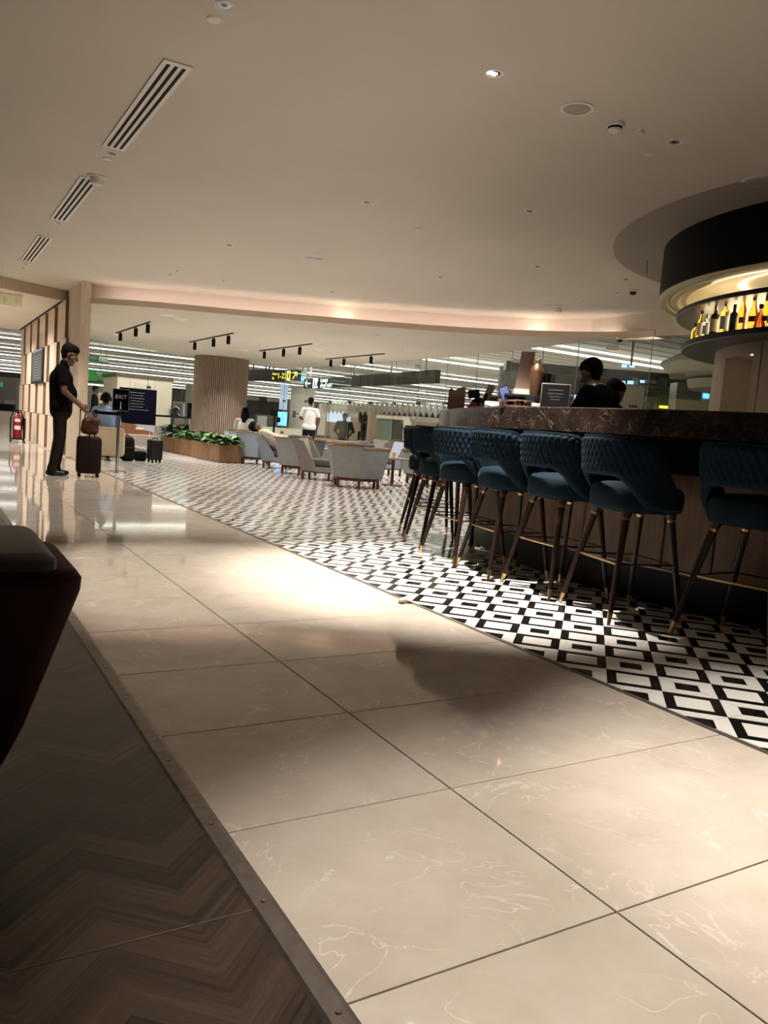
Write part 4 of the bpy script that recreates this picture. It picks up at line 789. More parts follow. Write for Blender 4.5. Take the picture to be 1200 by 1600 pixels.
# ------------------------------------------------------------------ queue posts, exit board
def post(lab, p, h=.95): 
    t = thing('queue_post', lab, 'barrier post', (p[0], p[1], 0)); MB().lathe([(0, 0), (.16, 0), (.165, .008), (.12, .022), (.03, .032), (0, .032)], n=36).build('base', 'chrome', t); MB().cyl((0, 0, .03), (0, 0, h-.05), .025, n=20).build('tube', 'chrome', t); MB().cyl((0, 0, h-.06), (0, 0, h), .030, n=20).build('belt_cassette', 'dark', t); return t
def belt(lab, a, b, z=.91):
    a, b = Vector(a), Vector(b); c = (a+b)/2; d = b-a; tag(MB().box((0, 0, 0), (d.length, .006, .05)).build('barrier_belt', 'dark', smooth=False, loc=(c.x, c.y, z), rz=math.atan2(d.y, d.x)), lab, 'barrier belt')
P1 = atz(182, 738, 0); P2 = P1-Vector((r2.x, r2.y, 0))*.40+Vector((.02, -.10, 0))
p1 = post('chrome queue post carrying the EXIT board', P1); post('chrome queue post half hidden behind the suitcase', P2); belt('black belt between the two near queue posts', (P2.x, P2.y), (P1.x, P1.y))
t = thing('exit_board', 'small navy EXIT board clipped above the queue post', 'sign', (P1.x, P1.y, .95), math.atan2(-P1.y, -P1.x)+.1)
MB().box((0, .02, .18), (.010, .25, .34)).build('frame', 'silverf', t, smooth=False); MB().box((.006, .02, .18), (.004, .235, .325)).build('panel', 'navyb', t, smooth=False); MB().box((0, 0, .0), (.02, .03, .04)).build('clip', 'chrome', t)
mt = facing((0.009, .02, .20), 0); text('EXIT', .085, 'whitet', 'lettering', t, mt, align='CENTER')
MB().add([(.009, .015, .06), (.009, .025, .06), (.009, .025, .15), (.009, .015, .15), (.009, -.0, .06), (.009, .04, .06), (.009, .02, .035)], [(0, 1, 2, 3), (4, 5, 6)]).build('arrow', 'whitet', t, smooth=False)
P3 = Vector((4.95, 19.6, 0)); P4 = Vector((6.6, 22.4, 0))
post('far queue post behind the planters', P4); belt('long black belt running behind the poster to the planters', (3.9, 18.2), (6.6, 22.4), .92); post('queue post hidden behind the navy poster', (3.9, 18.2))
# ------------------------------------------------------------------ poster on easel
pa = Vector((4.0, 17.5, 0)); t = thing('easel_poster', 'navy poster with a sofa picture on a wooden easel', 'poster', pa, math.atan2(-pa.y, -pa.x)+.15)
MB().box((0, 0, .98), (.02, .78, .98)).build('board', 'navyb', t, smooth=False)
for k in range(6): MB().box((.012, -.02, 1.38-.06*k), (.003, .32-.06*(k % 2), .005)).build('text_line', 'hallcol', t, smooth=False)
MB().box((.012, -.02, 1.02), (.003, .52, .005)).build('text_line', 'printgrey', t, smooth=False)
MB().box((.012, 0, .60), (.003, .76, .21)).build('picture', 'printgrey', t, smooth=False); MB().add([(.015, -.38, .49), (.015, .36, .50), (.015, .34, .56), (.015, .1, .60), (.015, -.05, .70), (.015, -.38, .73)], [(0, 1, 2, 3, 4, 5)]).build('picture_sofa', 'sofaprint', t, smooth=False)
MB().box((.014, .06, .62), (.003, .16, .05)).build('picture_cushion', 'paper', t, smooth=False)
for y in (-.30, .30): MB().cyl((.03, y, 0), (-.03, y*.8, 1.2), .014, n=8).build('leg', 'wood', t)
MB().cyl((-.45, 0, 0), (-.02, 0, 1.2), .014, n=8).build('rear_leg', 'wood', t); MB().box((.03, 0, .48), (.05, .8, .02)).build('ledge', 'wood', t)
# ------------------------------------------------------------------ luggage near the tan chair
rolling_case('rolling_suitcase', 'black hard shell cabin suitcase standing alone on the checkered floor', (3.98, 15.8, 0), math.atan2(-15.8, -3.98)+.5, .26, .22, .40, 'caseb', 0, 4)
t = thing('backpack', 'black backpack on the floor before the poster', 'bag', (3.48, 15.9, 0), -1.6); MB().rbox((0, 0, .24), (.22, .30, .48), .09, seg=4, taper=.8).build('body', 'dark', t); MB().rbox((.11, 0, .16), (.07, .22, .24), .03, seg=3).build('front_pocket', 'dark', t); MB().tube([(-.1, -.05, .46), (-.1, 0, .52), (-.1, .05, .46)], .01, 8).build('loop', 'dark', t)
t = thing('tote_bag', 'open black tote with white contents between backpack and suitcase', 'bag', (3.76, 16.05, 0), -1.6); MB().rbox((0, 0, .10), (.18, .22, .20), .04, seg=3).build('body', 'dark', t)
for k in range(5): MB().rbox((rnd.uniform(-.04, .04), -.08+.04*k, .21+rnd.uniform(0, .05)), (.06, .05, .07), .015, rnd.uniform(0, 3)).build('contents', 'label', t)
# tan armchair with seated person
tc = Vector((3.02, 15.7, 0)); trz = math.atan2(-tc.y, -tc.x); t = thing('tan_armchair', 'tan armchair with pale piping seen from behind', 'armchair', tc, trz)
MB().rbox((.06, 0, .36), (.12, .66, .54), .035, seg=3).build('backrest', 'tan', t); MB().tube([(.12, -.32, .12), (.12, -.325, .58), (.12, -.29, .625), (.12, .29, .625), (.12, .325, .58), (.12, .32, .12)], .010, 8).build('piping', 'yel', t)
MB().rbox((-.30, 0, .28), (.60, .56, .22), .05, seg=3).build('seat', 'tan', t)
for s_ in (-1, 1): MB().rbox((-.25, s_*.31, .34), (.62, .08, .42), .03, seg=3).build('armrest', 'yel', t)
for sx in (0, -.5):
    for s_ in (-1, 1): MB().cyl((sx, s_*.24, 0), (sx, s_*.24, .12), .02, .028, 10).build('leg', 'maho', t)
sit = dict(pel=(0, 0, .50), chest=(0, -.02, .83), neck=(0, 0, 1.02), head=(0, .03, 1.16), shR=(.18, -.01, .96), shL=(-.18, -.01, .96), elR=(.26, .10, .70), elL=(-.26, .10, .70), wrR=(.18, .32, .60), wrL=(-.18, .32, .60), hipR=(.09, .04, .48), hipL=(-.09, .04, .48), knR=(.12, .45, .50), knL=(-.12, .45, .50), anR=(.12, .47, .09), anL=(-.12, .47, .09))
def body_yaw(front): return math.atan2(front[1], front[0])-PI/2
o, _, hq = person('seated person in a pale blue shirt with headphones', tc+Vector((.02, .22, 0)), trz+PI/2+.1, sit, ('skind', 'blshirt', 'trous', 'shoe', 'hair'), vox=.012, sleeve='long')
hb = MB(); hb.tube([hq(.09*math.cos(a), -.01, .03+.10*math.sin(a)) for a in [PI*k/10 for k in range(11)]], .008, 8)
for s_ in (-1, 1): hb.sph(hq(s_*.092, -.01, .0), .030, (.6, 1, 1.2), 10)
h_ = hb.build('headphones', 'dark', o)
# ------------------------------------------------------------------ fire extinguishers
def extinguisher(lab, loc, h=.55, r=.075):
    t = thing('fire_extinguisher', lab, 'fire extinguisher', loc, math.atan2(-loc[1], -loc[0])); MB().lathe([(0, 0), (r, 0), (r, h*.86), (r*.7, h*.95), (r*.3, h), (0, h)], n=24).build('cylinder', 'red', t); MB().cyl((0, 0, h), (0, 0, h+.05), .018, n=10).box((.02, 0, h+.06), (.10, .02, .015)).box((.025, 0, h+.09), (.11, .02, .012), tilt=Matrix.Rotation(-.2, 3, 'Y')).build('valve_handle', 'dark', t)
    MB().tube([(0, 0, h+.03), (0, .08, h+.03), (0, .11, h*.8), (0, .10, h*.35)], .011, 8).build('hose', 'dark', t); MB().lathe([(r+.001, h*.68), (r+.001, h*.80)], n=10, a0=-.7, a1=.7).build('label', 'label', t); MB().lathe([(r+.001, h*.36), (r+.001, h*.52)], n=10, a0=-.8, a1=.8).build('instruction_label', 'label', t); return t
extinguisher('red fire extinguisher in a black stand by the panelled wall', (2.02, 21.4, .10), .60, .10)
t = thing('extinguisher_stand', 'black wire stand holding the red fire extinguisher', 'stand', (2.02, 21.4, 0)); MB().box((0, 0, .085), (.30, .26, .025)).build('shelf', 'dark', t); MB().tube([(-.15, .13, 0), (-.14, .13, .6), (-.08, .13, .78), (.08, .13, .78), (.14, .13, .6), (.15, .13, 0)], .014, 8).build('frame', 'dark', t)
for s_ in (-1, 1): MB().box((s_*.16, 0, .35), (.02, .24, .5)).build('side_plate', 'dark', t); MB().cyl((s_*.13, -.11, .08), (s_*.17, -.15, 0), .012, n=8).build('leg', 'dark', t)
# ------------------------------------------------------------------ planters
pl_ = ['walnut planter box nearest the armchairs', 'second walnut planter box from the armchairs', 'third walnut planter box from the armchairs', 'middle walnut planter box of the row', 'fifth walnut planter box from the armchairs', 'sixth walnut planter box from the armchairs', 'walnut planter box at the far end of the row']
for k in range(7):
    y = 16.78+.715*k+.33; x = 5.88-.035*(k % 2)
    t = thing('planter_box', pl_[k], 'planter', (x, y, 0), .02+.10*(k % 2), 'walnut planter boxes')
    for sx in (-1, 1): MB().box((sx*.25, 0, .205), (.025, .64, .39)).build('side_board', 'planter', t, smooth=False)
    for sy in (-1, 1): MB().box((0, sy*.3075, .205), (.474, .025, .39)).build('end_board', 'planter', t, smooth=False)
    MB().box((0, 0, .17), (.47, .60, .32)).build('soil', 'soil', t, smooth=False)
    g = random.Random(k); lb = MB(); kind = 2 if k > 4 else (k % 2)
    for n in range(150):
        bx, by = g.uniform(-.2, .2), g.uniform(-.24, .24); a = g.uniform(0, 2*PI); L_ = g.uniform(.22, .44) if kind != 2 else g.uniform(.35, .6); up0 = g.uniform(.5, 1.3); wd = L_*g.uniform(.14, .24) if kind != 2 else L_*.10
        pts = []; px_, pz = 0, g.uniform(.0, .08); an = up0
        for q_ in range(5): pts.append((px_, pz)); px_ += L_/4*math.cos(an); pz += L_/4*math.sin(an); an -= .38
        wv = [0.15, .8, 1, .7, .02]; vv = []
        for (r_, z), ww in zip(pts, wv):
            for s_ in (-1, 1): vv.append((bx+r_*math.cos(a)-s_*wd*ww*math.sin(a), by+r_*math.sin(a)+s_*wd*ww*math.cos(a), .33+z+.01*abs(s_)))
        lb.add(vv, [(2*i, 2*i+1, 2*i+3, 2*i+2) for i in range(4)], g.choice((0, 0, 1)))
    pt = thing('leafy_plant', ['bushy green plant in the planter nearest the armchairs', 'bushy green plant in the second planter', 'bushy green plant in the third planter', 'bushy green plant in the middle planter', 'bushy green plant in the fifth planter', 'spiky dark plant in the sixth planter', 'spiky dark plant in the far end planter'][k], 'plant', (x, y, 0), .06, 'plants in the walnut planters')
    o = lb.build('leaves', ['leaf3' if kind == 2 else 'leaf', 'leaf' if kind == 2 else 'leaf2'], pt); o['kind'] = 'stuff'
    MB().cyl((0, 0, .3), (.02, .02, .45), .012, .006, 6).cyl((.1, .1, .3), (.12, .12, .42), .01, .005, 6).cyl((-.1, -.15, .3), (-.12, -.14, .44), .01, .005, 6).build('stem', 'leaf3', pt)
# ------------------------------------------------------------------ lounge armchairs
def tub_chair(lab, loc, face, w_=.92, cl=('grey', 'greyd'), h=.66, cushion_=True):
    """faceted tub chair: local +X is the open front"""
    t = thing('tub_armchair', lab, 'armchair', loc, face, 'faceted grey lounge armchairs')
    hw = w_/2
    bot = [(.34, -hw*.80), (-.16, -hw*.80), (-.36, -hw*.0), (-.16, hw*.80), (.34, hw*.80)]; top = [(.40, -hw), (-.20, -hw), (-.47, 0), (-.20, hw), (.40, hw)]
    z0, z1 = .17, h
    for i in range(4):
        a, b, a2, b2 = bot[i], bot[i+1], top[i], top[i+1]
        def inn(p, k=.84): return (p[0]*k+.02, p[1]*k)
        vv = [(*a, z0), (*b, z0), (*b2, z1), (*a2, z1), (*inn(a), z0), (*inn(b), z0), (*inn(b2, .88), z1), (*inn(a2, .88), z1)]
        MB().add(vv, [(0, 1, 2, 3), (4, 7, 6, 5), (3, 2, 6, 7), (0, 4, 5, 1), (0, 3, 7, 4), (1, 5, 6, 2)]).build('side_panel' if i in (0, 3) else 'back_panel', cl[0] if i in (0, 2) else cl[1], t, smooth=False)  # second colour puts the shade of the turned facets into the velvet
    rm = MB()
    for i in range(4):
        a, b = Vector(top[i]), Vector(top[i+1]); c = (a+b)/2*.94; rm.box((c.x+.01, c.y, z1+.012), ((b-a).length*.98, .085, .024), math.atan2((b-a).y, (b-a).x))
    rm.build('wood_rim', 'rim', t)
    MB().prism([(.36, -hw*.62), (-.12, -hw*.62), (-.26, 0), (-.12, hw*.62), (.36, hw*.62)], .20, .43).build('seat_cushion', 'greyd', t)
    if cushion_: MB().rbox((-.20, 0, z1+.035), (.13, w_*.46, .09), .04, seg=3).build('back_cushion', 'cushion', t)
    MB().prism([(.30, -hw*.70), (-.15, -hw*.70), (-.31, 0), (-.15, hw*.70), (.30, hw*.70)], .12, .175).build('base_frame', 'maho', t)
    for x, y in ((.28, -hw*.66), (.28, hw*.66), (-.30, 0), (-.14, -hw*.66), (-.14, hw*.66)): MB().box((x, y, .065), (.045, .045, .13), taper=1.0).build('leg', 'maho', t, smooth=False)
    return t
def side_chair(lab, loc, face, cl='beigev', h=.72):
    t = thing('lounge_chair', lab, 'armchair', loc, face, 'armless lounge chairs')
    MB().add([(-.22, -.31, .16), (-.22, .31, .16), (-.40, .34, h), (-.40, -.34, h), (-.10, -.31, .16), (-.10, .31, .16), (-.29, .33, h+.01), (-.29, -.33, h+.01)], [(0, 3, 2, 1), (4, 5, 6, 7), (3, 7, 6, 2), (0, 1, 5, 4), (0, 4, 7, 3), (1, 2, 6, 5)]).build('backrest', cl, t, smooth=False)
    for s_ in (-1, 1): MB().add([(-.22, s_*.30, .16), (.05, s_*.30, .16), (.02, s_*.31, .30), (-.20, s_*.33, h-.04), (-.40, s_*.34, h), (-.22, s_*.335, .16), (.05, s_*.335, .16), (.02, s_*.345, .30), (-.20, s_*.365, h-.04), (-.40, s_*.37, h)], [(0, 1, 2, 3, 4), (9, 8, 7, 6, 5)]+[(i, (i+1) % 5, 5+(i+1) % 5, 5+i) for i in range(5)]).build('wing', cl, t, smooth=False)
    for k in range(7): MB().rbox((-.24, -.27+.09*k, .52), (.045, .085, .36), .02, tilt=Matrix.Rotation(-.33, 3, 'Y')).build('channel', cl, t)
    MB().rbox((.08, 0, .31), (.58, .62, .14), .045, seg=3).build('seat_cushion', 'cushion', t); MB().box((.06, 0, .20), (.60, .64, .09)).build('seat_base', cl, t); MB().box((.04, 0, .145), (.54, .56, .03)).build('base_frame', 'maho', t)
    for x, y in ((.28, -.25), (.28, .25), (-.20, -.25), (-.20, .25)): MB().box((x, y, .07), (.04, .04, .14)).build('leg', 'maho', t, smooth=False)
    return t
vdir = lambda p: math.atan2(p[1], p[0])
c1 = (6.22, 11.45); tub_chair('large grey faceted armchair nearest the bar stools', (*c1, 0), vdir(c1)+.12, 1.0, ('grey', 'greym'), .66)
c2 = (6.20, 12.95); side_chair('beige grey armless chair facing right beside the nearest armchair', (*c2, 0), vdir(c2)-1.8)
c3 = (6.38, 14.15); tub_chair('grey armchair with shade-coloured facets, second from the bar stools', (*c3, 0), vdir(c3)+.0, .98, ('grey', 'greyd'), .68)
c4 = (6.55, 15.75); side_chair('pale blue grey armless chair beside the reclining person', (*c4, 0), vdir(c4)-1.8, 'bluegrey')
c5 = (6.55, 16.95); tub_chair('pale and blue grey armchair behind the nearest planter', (*c5, 0), vdir(c5)+.1, .86, ('bluegrey', 'greyd'), .70, False)
c6 = (7.0, 18.9); tub_chair('pale blue armchair where the long haired woman sits', (*c6, 0), vdir(c6)+.2, .95, ('bluegrey', 'bluegrey'), .72, False)
for (x, y), a, l_, cl in [((7.9, 15.2), PI*.95, 'grey armchair opposite with its cushion on top, behind the second armchair', ('grey', 'greyd')), ((8.9, 16.6), PI, 'far grey armchair below the man in the white shirt', ('greyd', 'greyd')), ((8.35, 12.6), PI*.93, 'grey armchair behind the nearest armchair', ('grey', 'greyd')), ((9.4, 14.2), PI*.9, 'far grey armchair behind the capped man', ('grey', 'greyd')), ((9.5, 12.2), PI, 'grey armchair right behind the first bar stool', ('greyd', 'greyd'))]: tub_chair(l_, (x, y, 0), a, .9, cl, .62)
side_chair('fluted beige chair behind the armless chair', (7.75, 13.9, 0), PI*.98, 'beigev', .78); side_chair('round backed pale chair behind the nearest armchair', (9.0, 15.2, 0), PI, 'bluegrey', .74)
for (x, y), l_ in [((7.35, 12.2), 'small round wooden table between the nearest armchairs'), ((7.5, 14.9), 'small round wooden table by the reclining person'), ((3.35, 17.0), 'low wooden table before the tan armchair')]:
    t = thing('coffee_table', l_, 'table', (x, y, 0)); MB().lathe([(0, .47), (.30, .47), (.31, .48), (.31, .50), (0, .50)], n=36).build('table_top', 'rim', t); MB().cyl((0, 0, .02), (0, 0, .47), .03, n=16).build('column', 'maho', t); MB().lathe([(0, 0), (.2, 0), (.2, .015), (0, .025)], n=28).build('base', 'maho', t)
for x, y, m_, l_ in [(7.3, 12.15, 'paper', 'cream cup on the table by the nearest armchair'), (7.4, 12.3, 'rim', 'small brown jar on the table by the nearest armchair')]: tag(MB().lathe([(0, 0), (.03, 0), (.04, .09), (.035, .09), (.025, .01)], n=18).build('cup', m_, loc=(x, y, .50)), l_, 'cup')
# people in the lounge
wm = at(482, 682, 22.5); wm.z = 0
person('man in a white shirt standing with his back to us', (wm.x, wm.y, 0), body_yaw(wm)+.15, dict(elR=(.27, -.02, 1.16), wrR=(.25, .12, .92), elL=(-.27, .02, 1.16), wrL=(-.17, .20, 1.13), head=(0, .02, 1.635)), ('skind', 'wshirt', 'dark', 'shoe', 'hair'), vox=.013, belly=.1)
person('woman with long dark hair and white top seated by the pillar', (7.05, 19.15, 0), body_yaw((7.0, 19.3))-.2, sit, ('skin', 'wshirt', 'trous', 'shoe', 'hair'), vox=.014, hairstyle='long', sleeve='long')
lie = dict(pel=(0, .15, .47), chest=(0, -.12, .66), neck=(0, -.26, .76), head=(0, -.38, .84), shR=(.18, -.20, .73), shL=(-.18, -.20, .73), elR=(.30, .02, .66), elL=(-.30, .02, .66), wrR=(.12, .20, .64), wrL=(-.12, .20, .64), hipR=(.09, .2, .46), hipL=(-.09, .2, .46), knR=(.12, .62, .46), knL=(-.12, .62, .46), anR=(.12, .80, .10), anL=(-.12, .80, .10))
lp = Vector((6.42, 15.72, 0))
o, _, hq = person('person in cream wraps reclining with head tipped back', lp, mrz, lie, ('skin', 'creamcl', 'creamcl', 'shoe', 'hair'), vox=.014, sleeve='long', headtilt=(0, 1.0))
t = MB()
for k in range(9): a = k/8; t.rbox((-.26+.55*a*1.0, .02+.02*math.sin(k*2), .74-.10*a+.02*math.sin(k*3)), (.13, .42, .10), .04, rz=.3*math.sin(k))
tag(t.build('cream_blanket', 'creamcl', loc=lp, rz=mrz+PI/2), 'cream blanket draped over the reclining person', 'blanket')
cp_ = at(537, 680, 25.5)
person('person in a dark jacket and royal blue cap seen from behind', (cp_.x, cp_.y, 0), body_yaw(cp_), dict(head=(0, .06, 1.33), neck=(0, .0, 1.19), chest=(0, -.02, 1.0), pel=(0, 0, .72), shR=(.20, 0, 1.13), shL=(-.20, 0, 1.13), elR=(.29, .0, .88), elL=(-.29, 0, .88), wrR=(.2, .2, .75), wrL=(-.2, .2, .75), hipR=(.09, 0, .72), hipL=(-.09, 0, .72), knR=(.1, .12, .42), knL=(-.1, .12, .42)), ('skind', 'dnavy', 'dark', 'shoe', 'hair'), vox=.015, sleeve='long', cap='cap')
bt = at(935, 620, 6.75)
o, _, hq = person('bartender with short black hair in dark clothes looking left', (bt.x, bt.y, 0), body_yaw((bt.x, bt.y))+.95, dict(pel=(0, 0, .95), chest=(0, .03, 1.27), neck=(0, .05, 1.445), head=(0, .10, 1.585), elR=(.29, .06, 1.12), elL=(-.29, .06, 1.12), wrR=(.2, .28, 1.02), wrL=(-.2, .28, 1.02)), ('skin', 'dnavy', 'dark', 'shoe', 'hair'), vox=.010, sleeve='long', headtilt=(0, -.15))
b = MB(); capsule(b, (-.05, .03, 1.455), (.05, .03, 1.455), .062, .062); b.build('collar', 'steelwall', o)
b2 = at(941, 640, 7.7)
person('second dark clothed bar worker mostly hidden behind the bartender', (b2.x, b2.y, 0), body_yaw((b2.x, b2.y))-.9, dict(head=(0, .13, 1.50), neck=(0, .08, 1.37), chest=(0, .04, 1.2), pel=(0, 0, .92), shR=(.19, .02, 1.32), shL=(-.19, .02, 1.32)), ('skin', 'dnavy', 'dark', 'shoe', 'hair'), vox=.013, sleeve='long')
# ------------------------------------------------------------------ red armchair in the left foreground
t = thing('red_armchair', 'dark red leather armchair with black cushion in the near left corner', 'armchair', (0, 0, 0))
def rrect(x0, x1, y0, y1, r, n=5):
    out = []
    for cx_, cy_, a in ((x1-r, y0+r, -PI/2), (x1-r, y1-r, 0), (x0+r, y1-r, PI/2), (x0+r, y0+r, PI)):
        for k in range(n+1): out.append((cx_+r*math.cos(a+PI/2*k/n), cy_+r*math.sin(a+PI/2*k/n)))
    return out
def loft(rings):
    vv = []; n = len(rings[0][0])
    for pts, z in rings: vv += [(x, y, z) for x, y in pts]
    ff = [(k*n+i, k*n+(i+1) % n, (k+1)*n+(i+1) % n, (k+1)*n+i) for k in range(len(rings)-1) for i in range(n)]
    return MB().add(vv, ff+[tuple(range(n-1, -1, -1)), tuple(range((len(rings)-1)*n, len(rings)*n))])
loft([(rrect(-.50, .135, 1.84, 2.06, .05), .125), (rrect(-.53, .165, 1.80, 2.09, .05), .16), (rrect(-.55, .20, 1.77, 2.12, .05), .25), (rrect(-.62, .298, 1.71, 2.16, .05), .565), (rrect(-.62, .30, 1.71, 2.16, .05), .59), (rrect(-.61, .29, 1.72, 2.15, .05), .605), (rrect(-.59, .272, 1.74, 2.13, .05), .612)]).build('shell', 'redlea', t)
loft([(rrect(-.58, .22, 1.72, 2.14, .03), .60), (rrect(-.60, .245, 1.705, 2.17, .03), .615), (rrect(-.60, .245, 1.705, 2.17, .03), .635), (rrect(-.58, .225, 1.73, 2.14, .03), .648)]).build('top_cushion', 'olive', t)
for x, y in ((.11, 1.86), (-.45, 1.86), (.11, 2.02), (-.45, 2.02)): MB().cyl((x+.02, y-.04, 0), (x, y, .14), .022, .032, 12).build('leg', 'dark', t)
# ------------------------------------------------------------------ arrivals hall beyond the glass
def wbox(name, m, parent, px0, px1, py0, py1, D, depth=.4, smooth=False, ground=False):
    """upright box whose front spans these photo columns and rows at forward depth D; built square to the corridor axes"""
    a, b = at(px0, (py0+py1)/2, D), at(px1, (py0+py1)/2, D); c = at((px0+px1)/2, py0, D); e = at((px0+px1)/2, py1, D)
    d = Vector((b.x-a.x, b.y-a.y)); n = Vector((-d.y, d.x)).normalized(); cc = Vector(((a.x+b.x)/2, (a.y+b.y)/2))+n*depth/2
    if ground: e.z = .0
    o0 = parent.location if parent else Vector((0, 0, 0))
    return MB().box((cc.x-o0.x, cc.y-o0.y, (c.z+e.z)/2), (d.length, depth, abs(c.z-e.z)), math.atan2(d.y, d.x)).build(name, m, parent, smooth=smooth)
def hthing(name, lab, cat, px, D, grp=None): p = at(px, 650, D); return thing(name, lab, cat, (p.x, p.y, 0), 0, grp)
def pole_to(t, px, py, D, up=True, m='steel'):
    p = at(px, py, D); q_ = p-t.location; MB().cyl((q_.x, q_.y, p.z), (q_.x, q_.y, ZH if up else 0), .03, n=8).build('support', m, t)
# beige booth left of the pillar
t = thing('beige_booth', 'beige booth with brown top trim behind the poster', 'booth', (7.1, 31.3, 0))
MB().box((0, 0, 1.12), (2.0, 2.6, 2.24)).build('wall', 'hallwall', t, smooth=False); MB().box((0, 0, 2.29), (2.08, 2.68, .12)).build('top_trim', 'ribgap', t, smooth=False); MB().box((-.10, -1.31, 1.95), (.62, .03, .22)).build('recess_panel', 'plaster', t, smooth=False)
MB().box((0, -1.31, .10), (2.0, .03, .10)).build('skirting', 'steel', t, smooth=False)
for x in (-.55, .35): MB().box((x, -1.305, 1.1), (.006, .01, 2.2)).build('panel_joint', 'ribgap', t, smooth=False)
t = thing('shop_fascia', 'green shop fascia with a yellow band left of the booth', 'sign band', (5.9, 34.6, 0)); MB().box((0, 0, 2.35), (2.2, .2, .44)).build('band', 'green', t, smooth=False); MB().box((0, -.11, 2.30), (2.2, .02, .07)).build('stripe', 'yg', t, smooth=False)
MB().box((0, .3, 1.05), (2.2, .1, 2.1)).build('shopfront', 'steelwall', t, smooth=False); MB().box((0, .24, 1.98), (2.0, .02, .06)).build('shop_light', 'white_e', t, smooth=False)
mb = MB(); [mb.sph((.35+s_*.05, -.12, 2.46), .06, (1, .2, 1), 10) for s_ in (-1, 1)]; mb.add([(.24, -.125, 2.44), (.46, -.125, 2.44), (.35, -.125, 2.33)], [(0, 1, 2)]); mb.build('heart_emblem', 'whitet', t)
t = thing('green_exit_sign', 'dark green hanging exit sign above the green fascia', 'sign', (4.9, 27.2, 0)); MB().box((0, 0, 2.60), (.60, .05, .20)).build('panel', 'green_d', t, smooth=False)
text('EXIT', .10, 'yg', 'lettering', t, facing((-.15, -.028, 2.57), -PI/2), align='CENTER'); mb = MB().box((.08, -.028, 2.60), (.12, .004, .15)).box((.22, -.028, 2.60), (.12, .004, .15)); mb.build('pictogram_panel', 'whitet', t, smooth=False)
MB().sph((.09, -.034, 2.64), .015, (1, .2, 1), 8).cyl((.09, -.034, 2.62), (.07, -.034, 2.57), .012, n=6).cyl((.07, -.034, 2.57), (.11, -.034, 2.54), .008, n=6).cyl((.07, -.034, 2.57), (.04, -.034, 2.54), .008, n=6).build('running_figure', 'green_d', t)
MB().add([(.22, -.032, 2.53), (.18, -.032, 2.60), (.21, -.032, 2.60), (.21, -.032, 2.66), (.23, -.032, 2.66), (.23, -.032, 2.60), (.26, -.032, 2.60)], [(0, 1, 2, 3, 4, 5, 6)]).build('arrow', 'green_d', t, smooth=False)
for x in (-.25, .25): MB().cyl((x, 0, 2.7), (x, 0, ZH+.2), .008, n=6).build('rod', 'steel', t)
t = hthing('wall_notice', 'white notice with an orange picture left of the booth', 'notice', 158, 29); wbox('board', 'label', t, 153, 164, 614, 630, 29, .05); wbox('picture', 'orange', t, 156, 161, 616, 624, 28.97, .03)
pole_to(t, 158, 628, 29.1, False)
pp = at(147, 640, 27.5)
person('dark clothed person beyond the glass beside the standing man', (pp.x, pp.y, 0), body_yaw(pp)-1.5, dict(), ('skind', 'dnavy', 'dark', 'shoe', 'hair'), vox=.016, sleeve='long')
# check-in desk and frames at far left
t = hthing('service_desk', 'long pale service desk at the far left of the hall', 'desk', 8, 36); wbox('front', 'hallwall', t, -60, 24, 641, 672, 36, .6); wbox('plinth', 'steelwall', t, -60, 24, 672, 685, 36.2, .5); wbox('screen_row', 'dark', t, -10, 21, 631, 641, 36.3, .2); wbox('privacy_panel', 'printgrey', t, 7, 22, 625, 634, 36.6, .05)
t = hthing('glass_door_frame', 'pale metal door frame by the fire extinguisher', 'door frame', 30, 26); wbox('upright', 'steelwall', t, 26, 29.5, 597, 688, 26, .08); wbox('head', 'steelwall', t, 26, 40, 596, 599, 26, .08)
struct(wbox('wall_hall_left', 'steelwall', None, -80, 60, 588, 640, 44, .3))
t = hthing('hall_wayfinding_light', 'green lit marker at the far left edge of the hall', 'sign', 2, 38); wbox('panel', 'green_e', t, -8, 3, 597, 604, 38, .1)
# gates sign
g0, g1 = at(388, 587, 31.5), at(468, 586, 29.5)
d = Vector((g1.x-g0.x, g1.y-g0.y)); L_ = d.length; t = thing('gates_sign', 'black hanging sign with yellow gate numbers and arrow', 'sign', ((g0.x+g1.x)/2, (g0.y+g1.y)/2, 0), math.atan2(d.y, d.x)); zt, zb = at(428, 578, 30.5).z, at(428, 596, 30.5).z; zm = (zt+zb)/2
MB().box((0, 0, zm), (L_, .18, zt-zb)).build('box', 'signb', t, smooth=False)
fx = lambda k: -L_/2+L_*k
text('Gates', .13, 'yellow', 'lettering', t, facing((fx(.52), -.095, zm+.02), -PI/2)); text('गेट', .12, 'yellow', 'lettering', t, facing((fx(.52), -.095, zm-.16), -PI/2))
text('1-22', .30, 'yellow', 'lettering', t, facing((fx(.62), -.095, zm-.11), -PI/2)); MB().box((fx(.835), -.095, zm), (.17, .01, .36)).build('pictogram_panel', 'yellow', t, smooth=False); MB().box((fx(.835), -.102, zm), (.06, .01, .20)).build('door_symbol', 'signb', t, smooth=False)
MB().box((fx(.945), -.095, zm), (.045, .01, .30), tilt=Matrix.Rotation(.7, 3, 'Y')).box((fx(.955), -.095, zm+.13), (.18, .01, .035)).box((fx(.985), -.095, zm+.06), (.035, .01, .17)).build('arrow', 'yellow', t, smooth=False)
for k in (.1, .35, .42, .5): MB().cyl((fx(k), 0, zt), (fx(k), 0, ZH+.2), .03, n=8).build('hanger', 'dark', t)
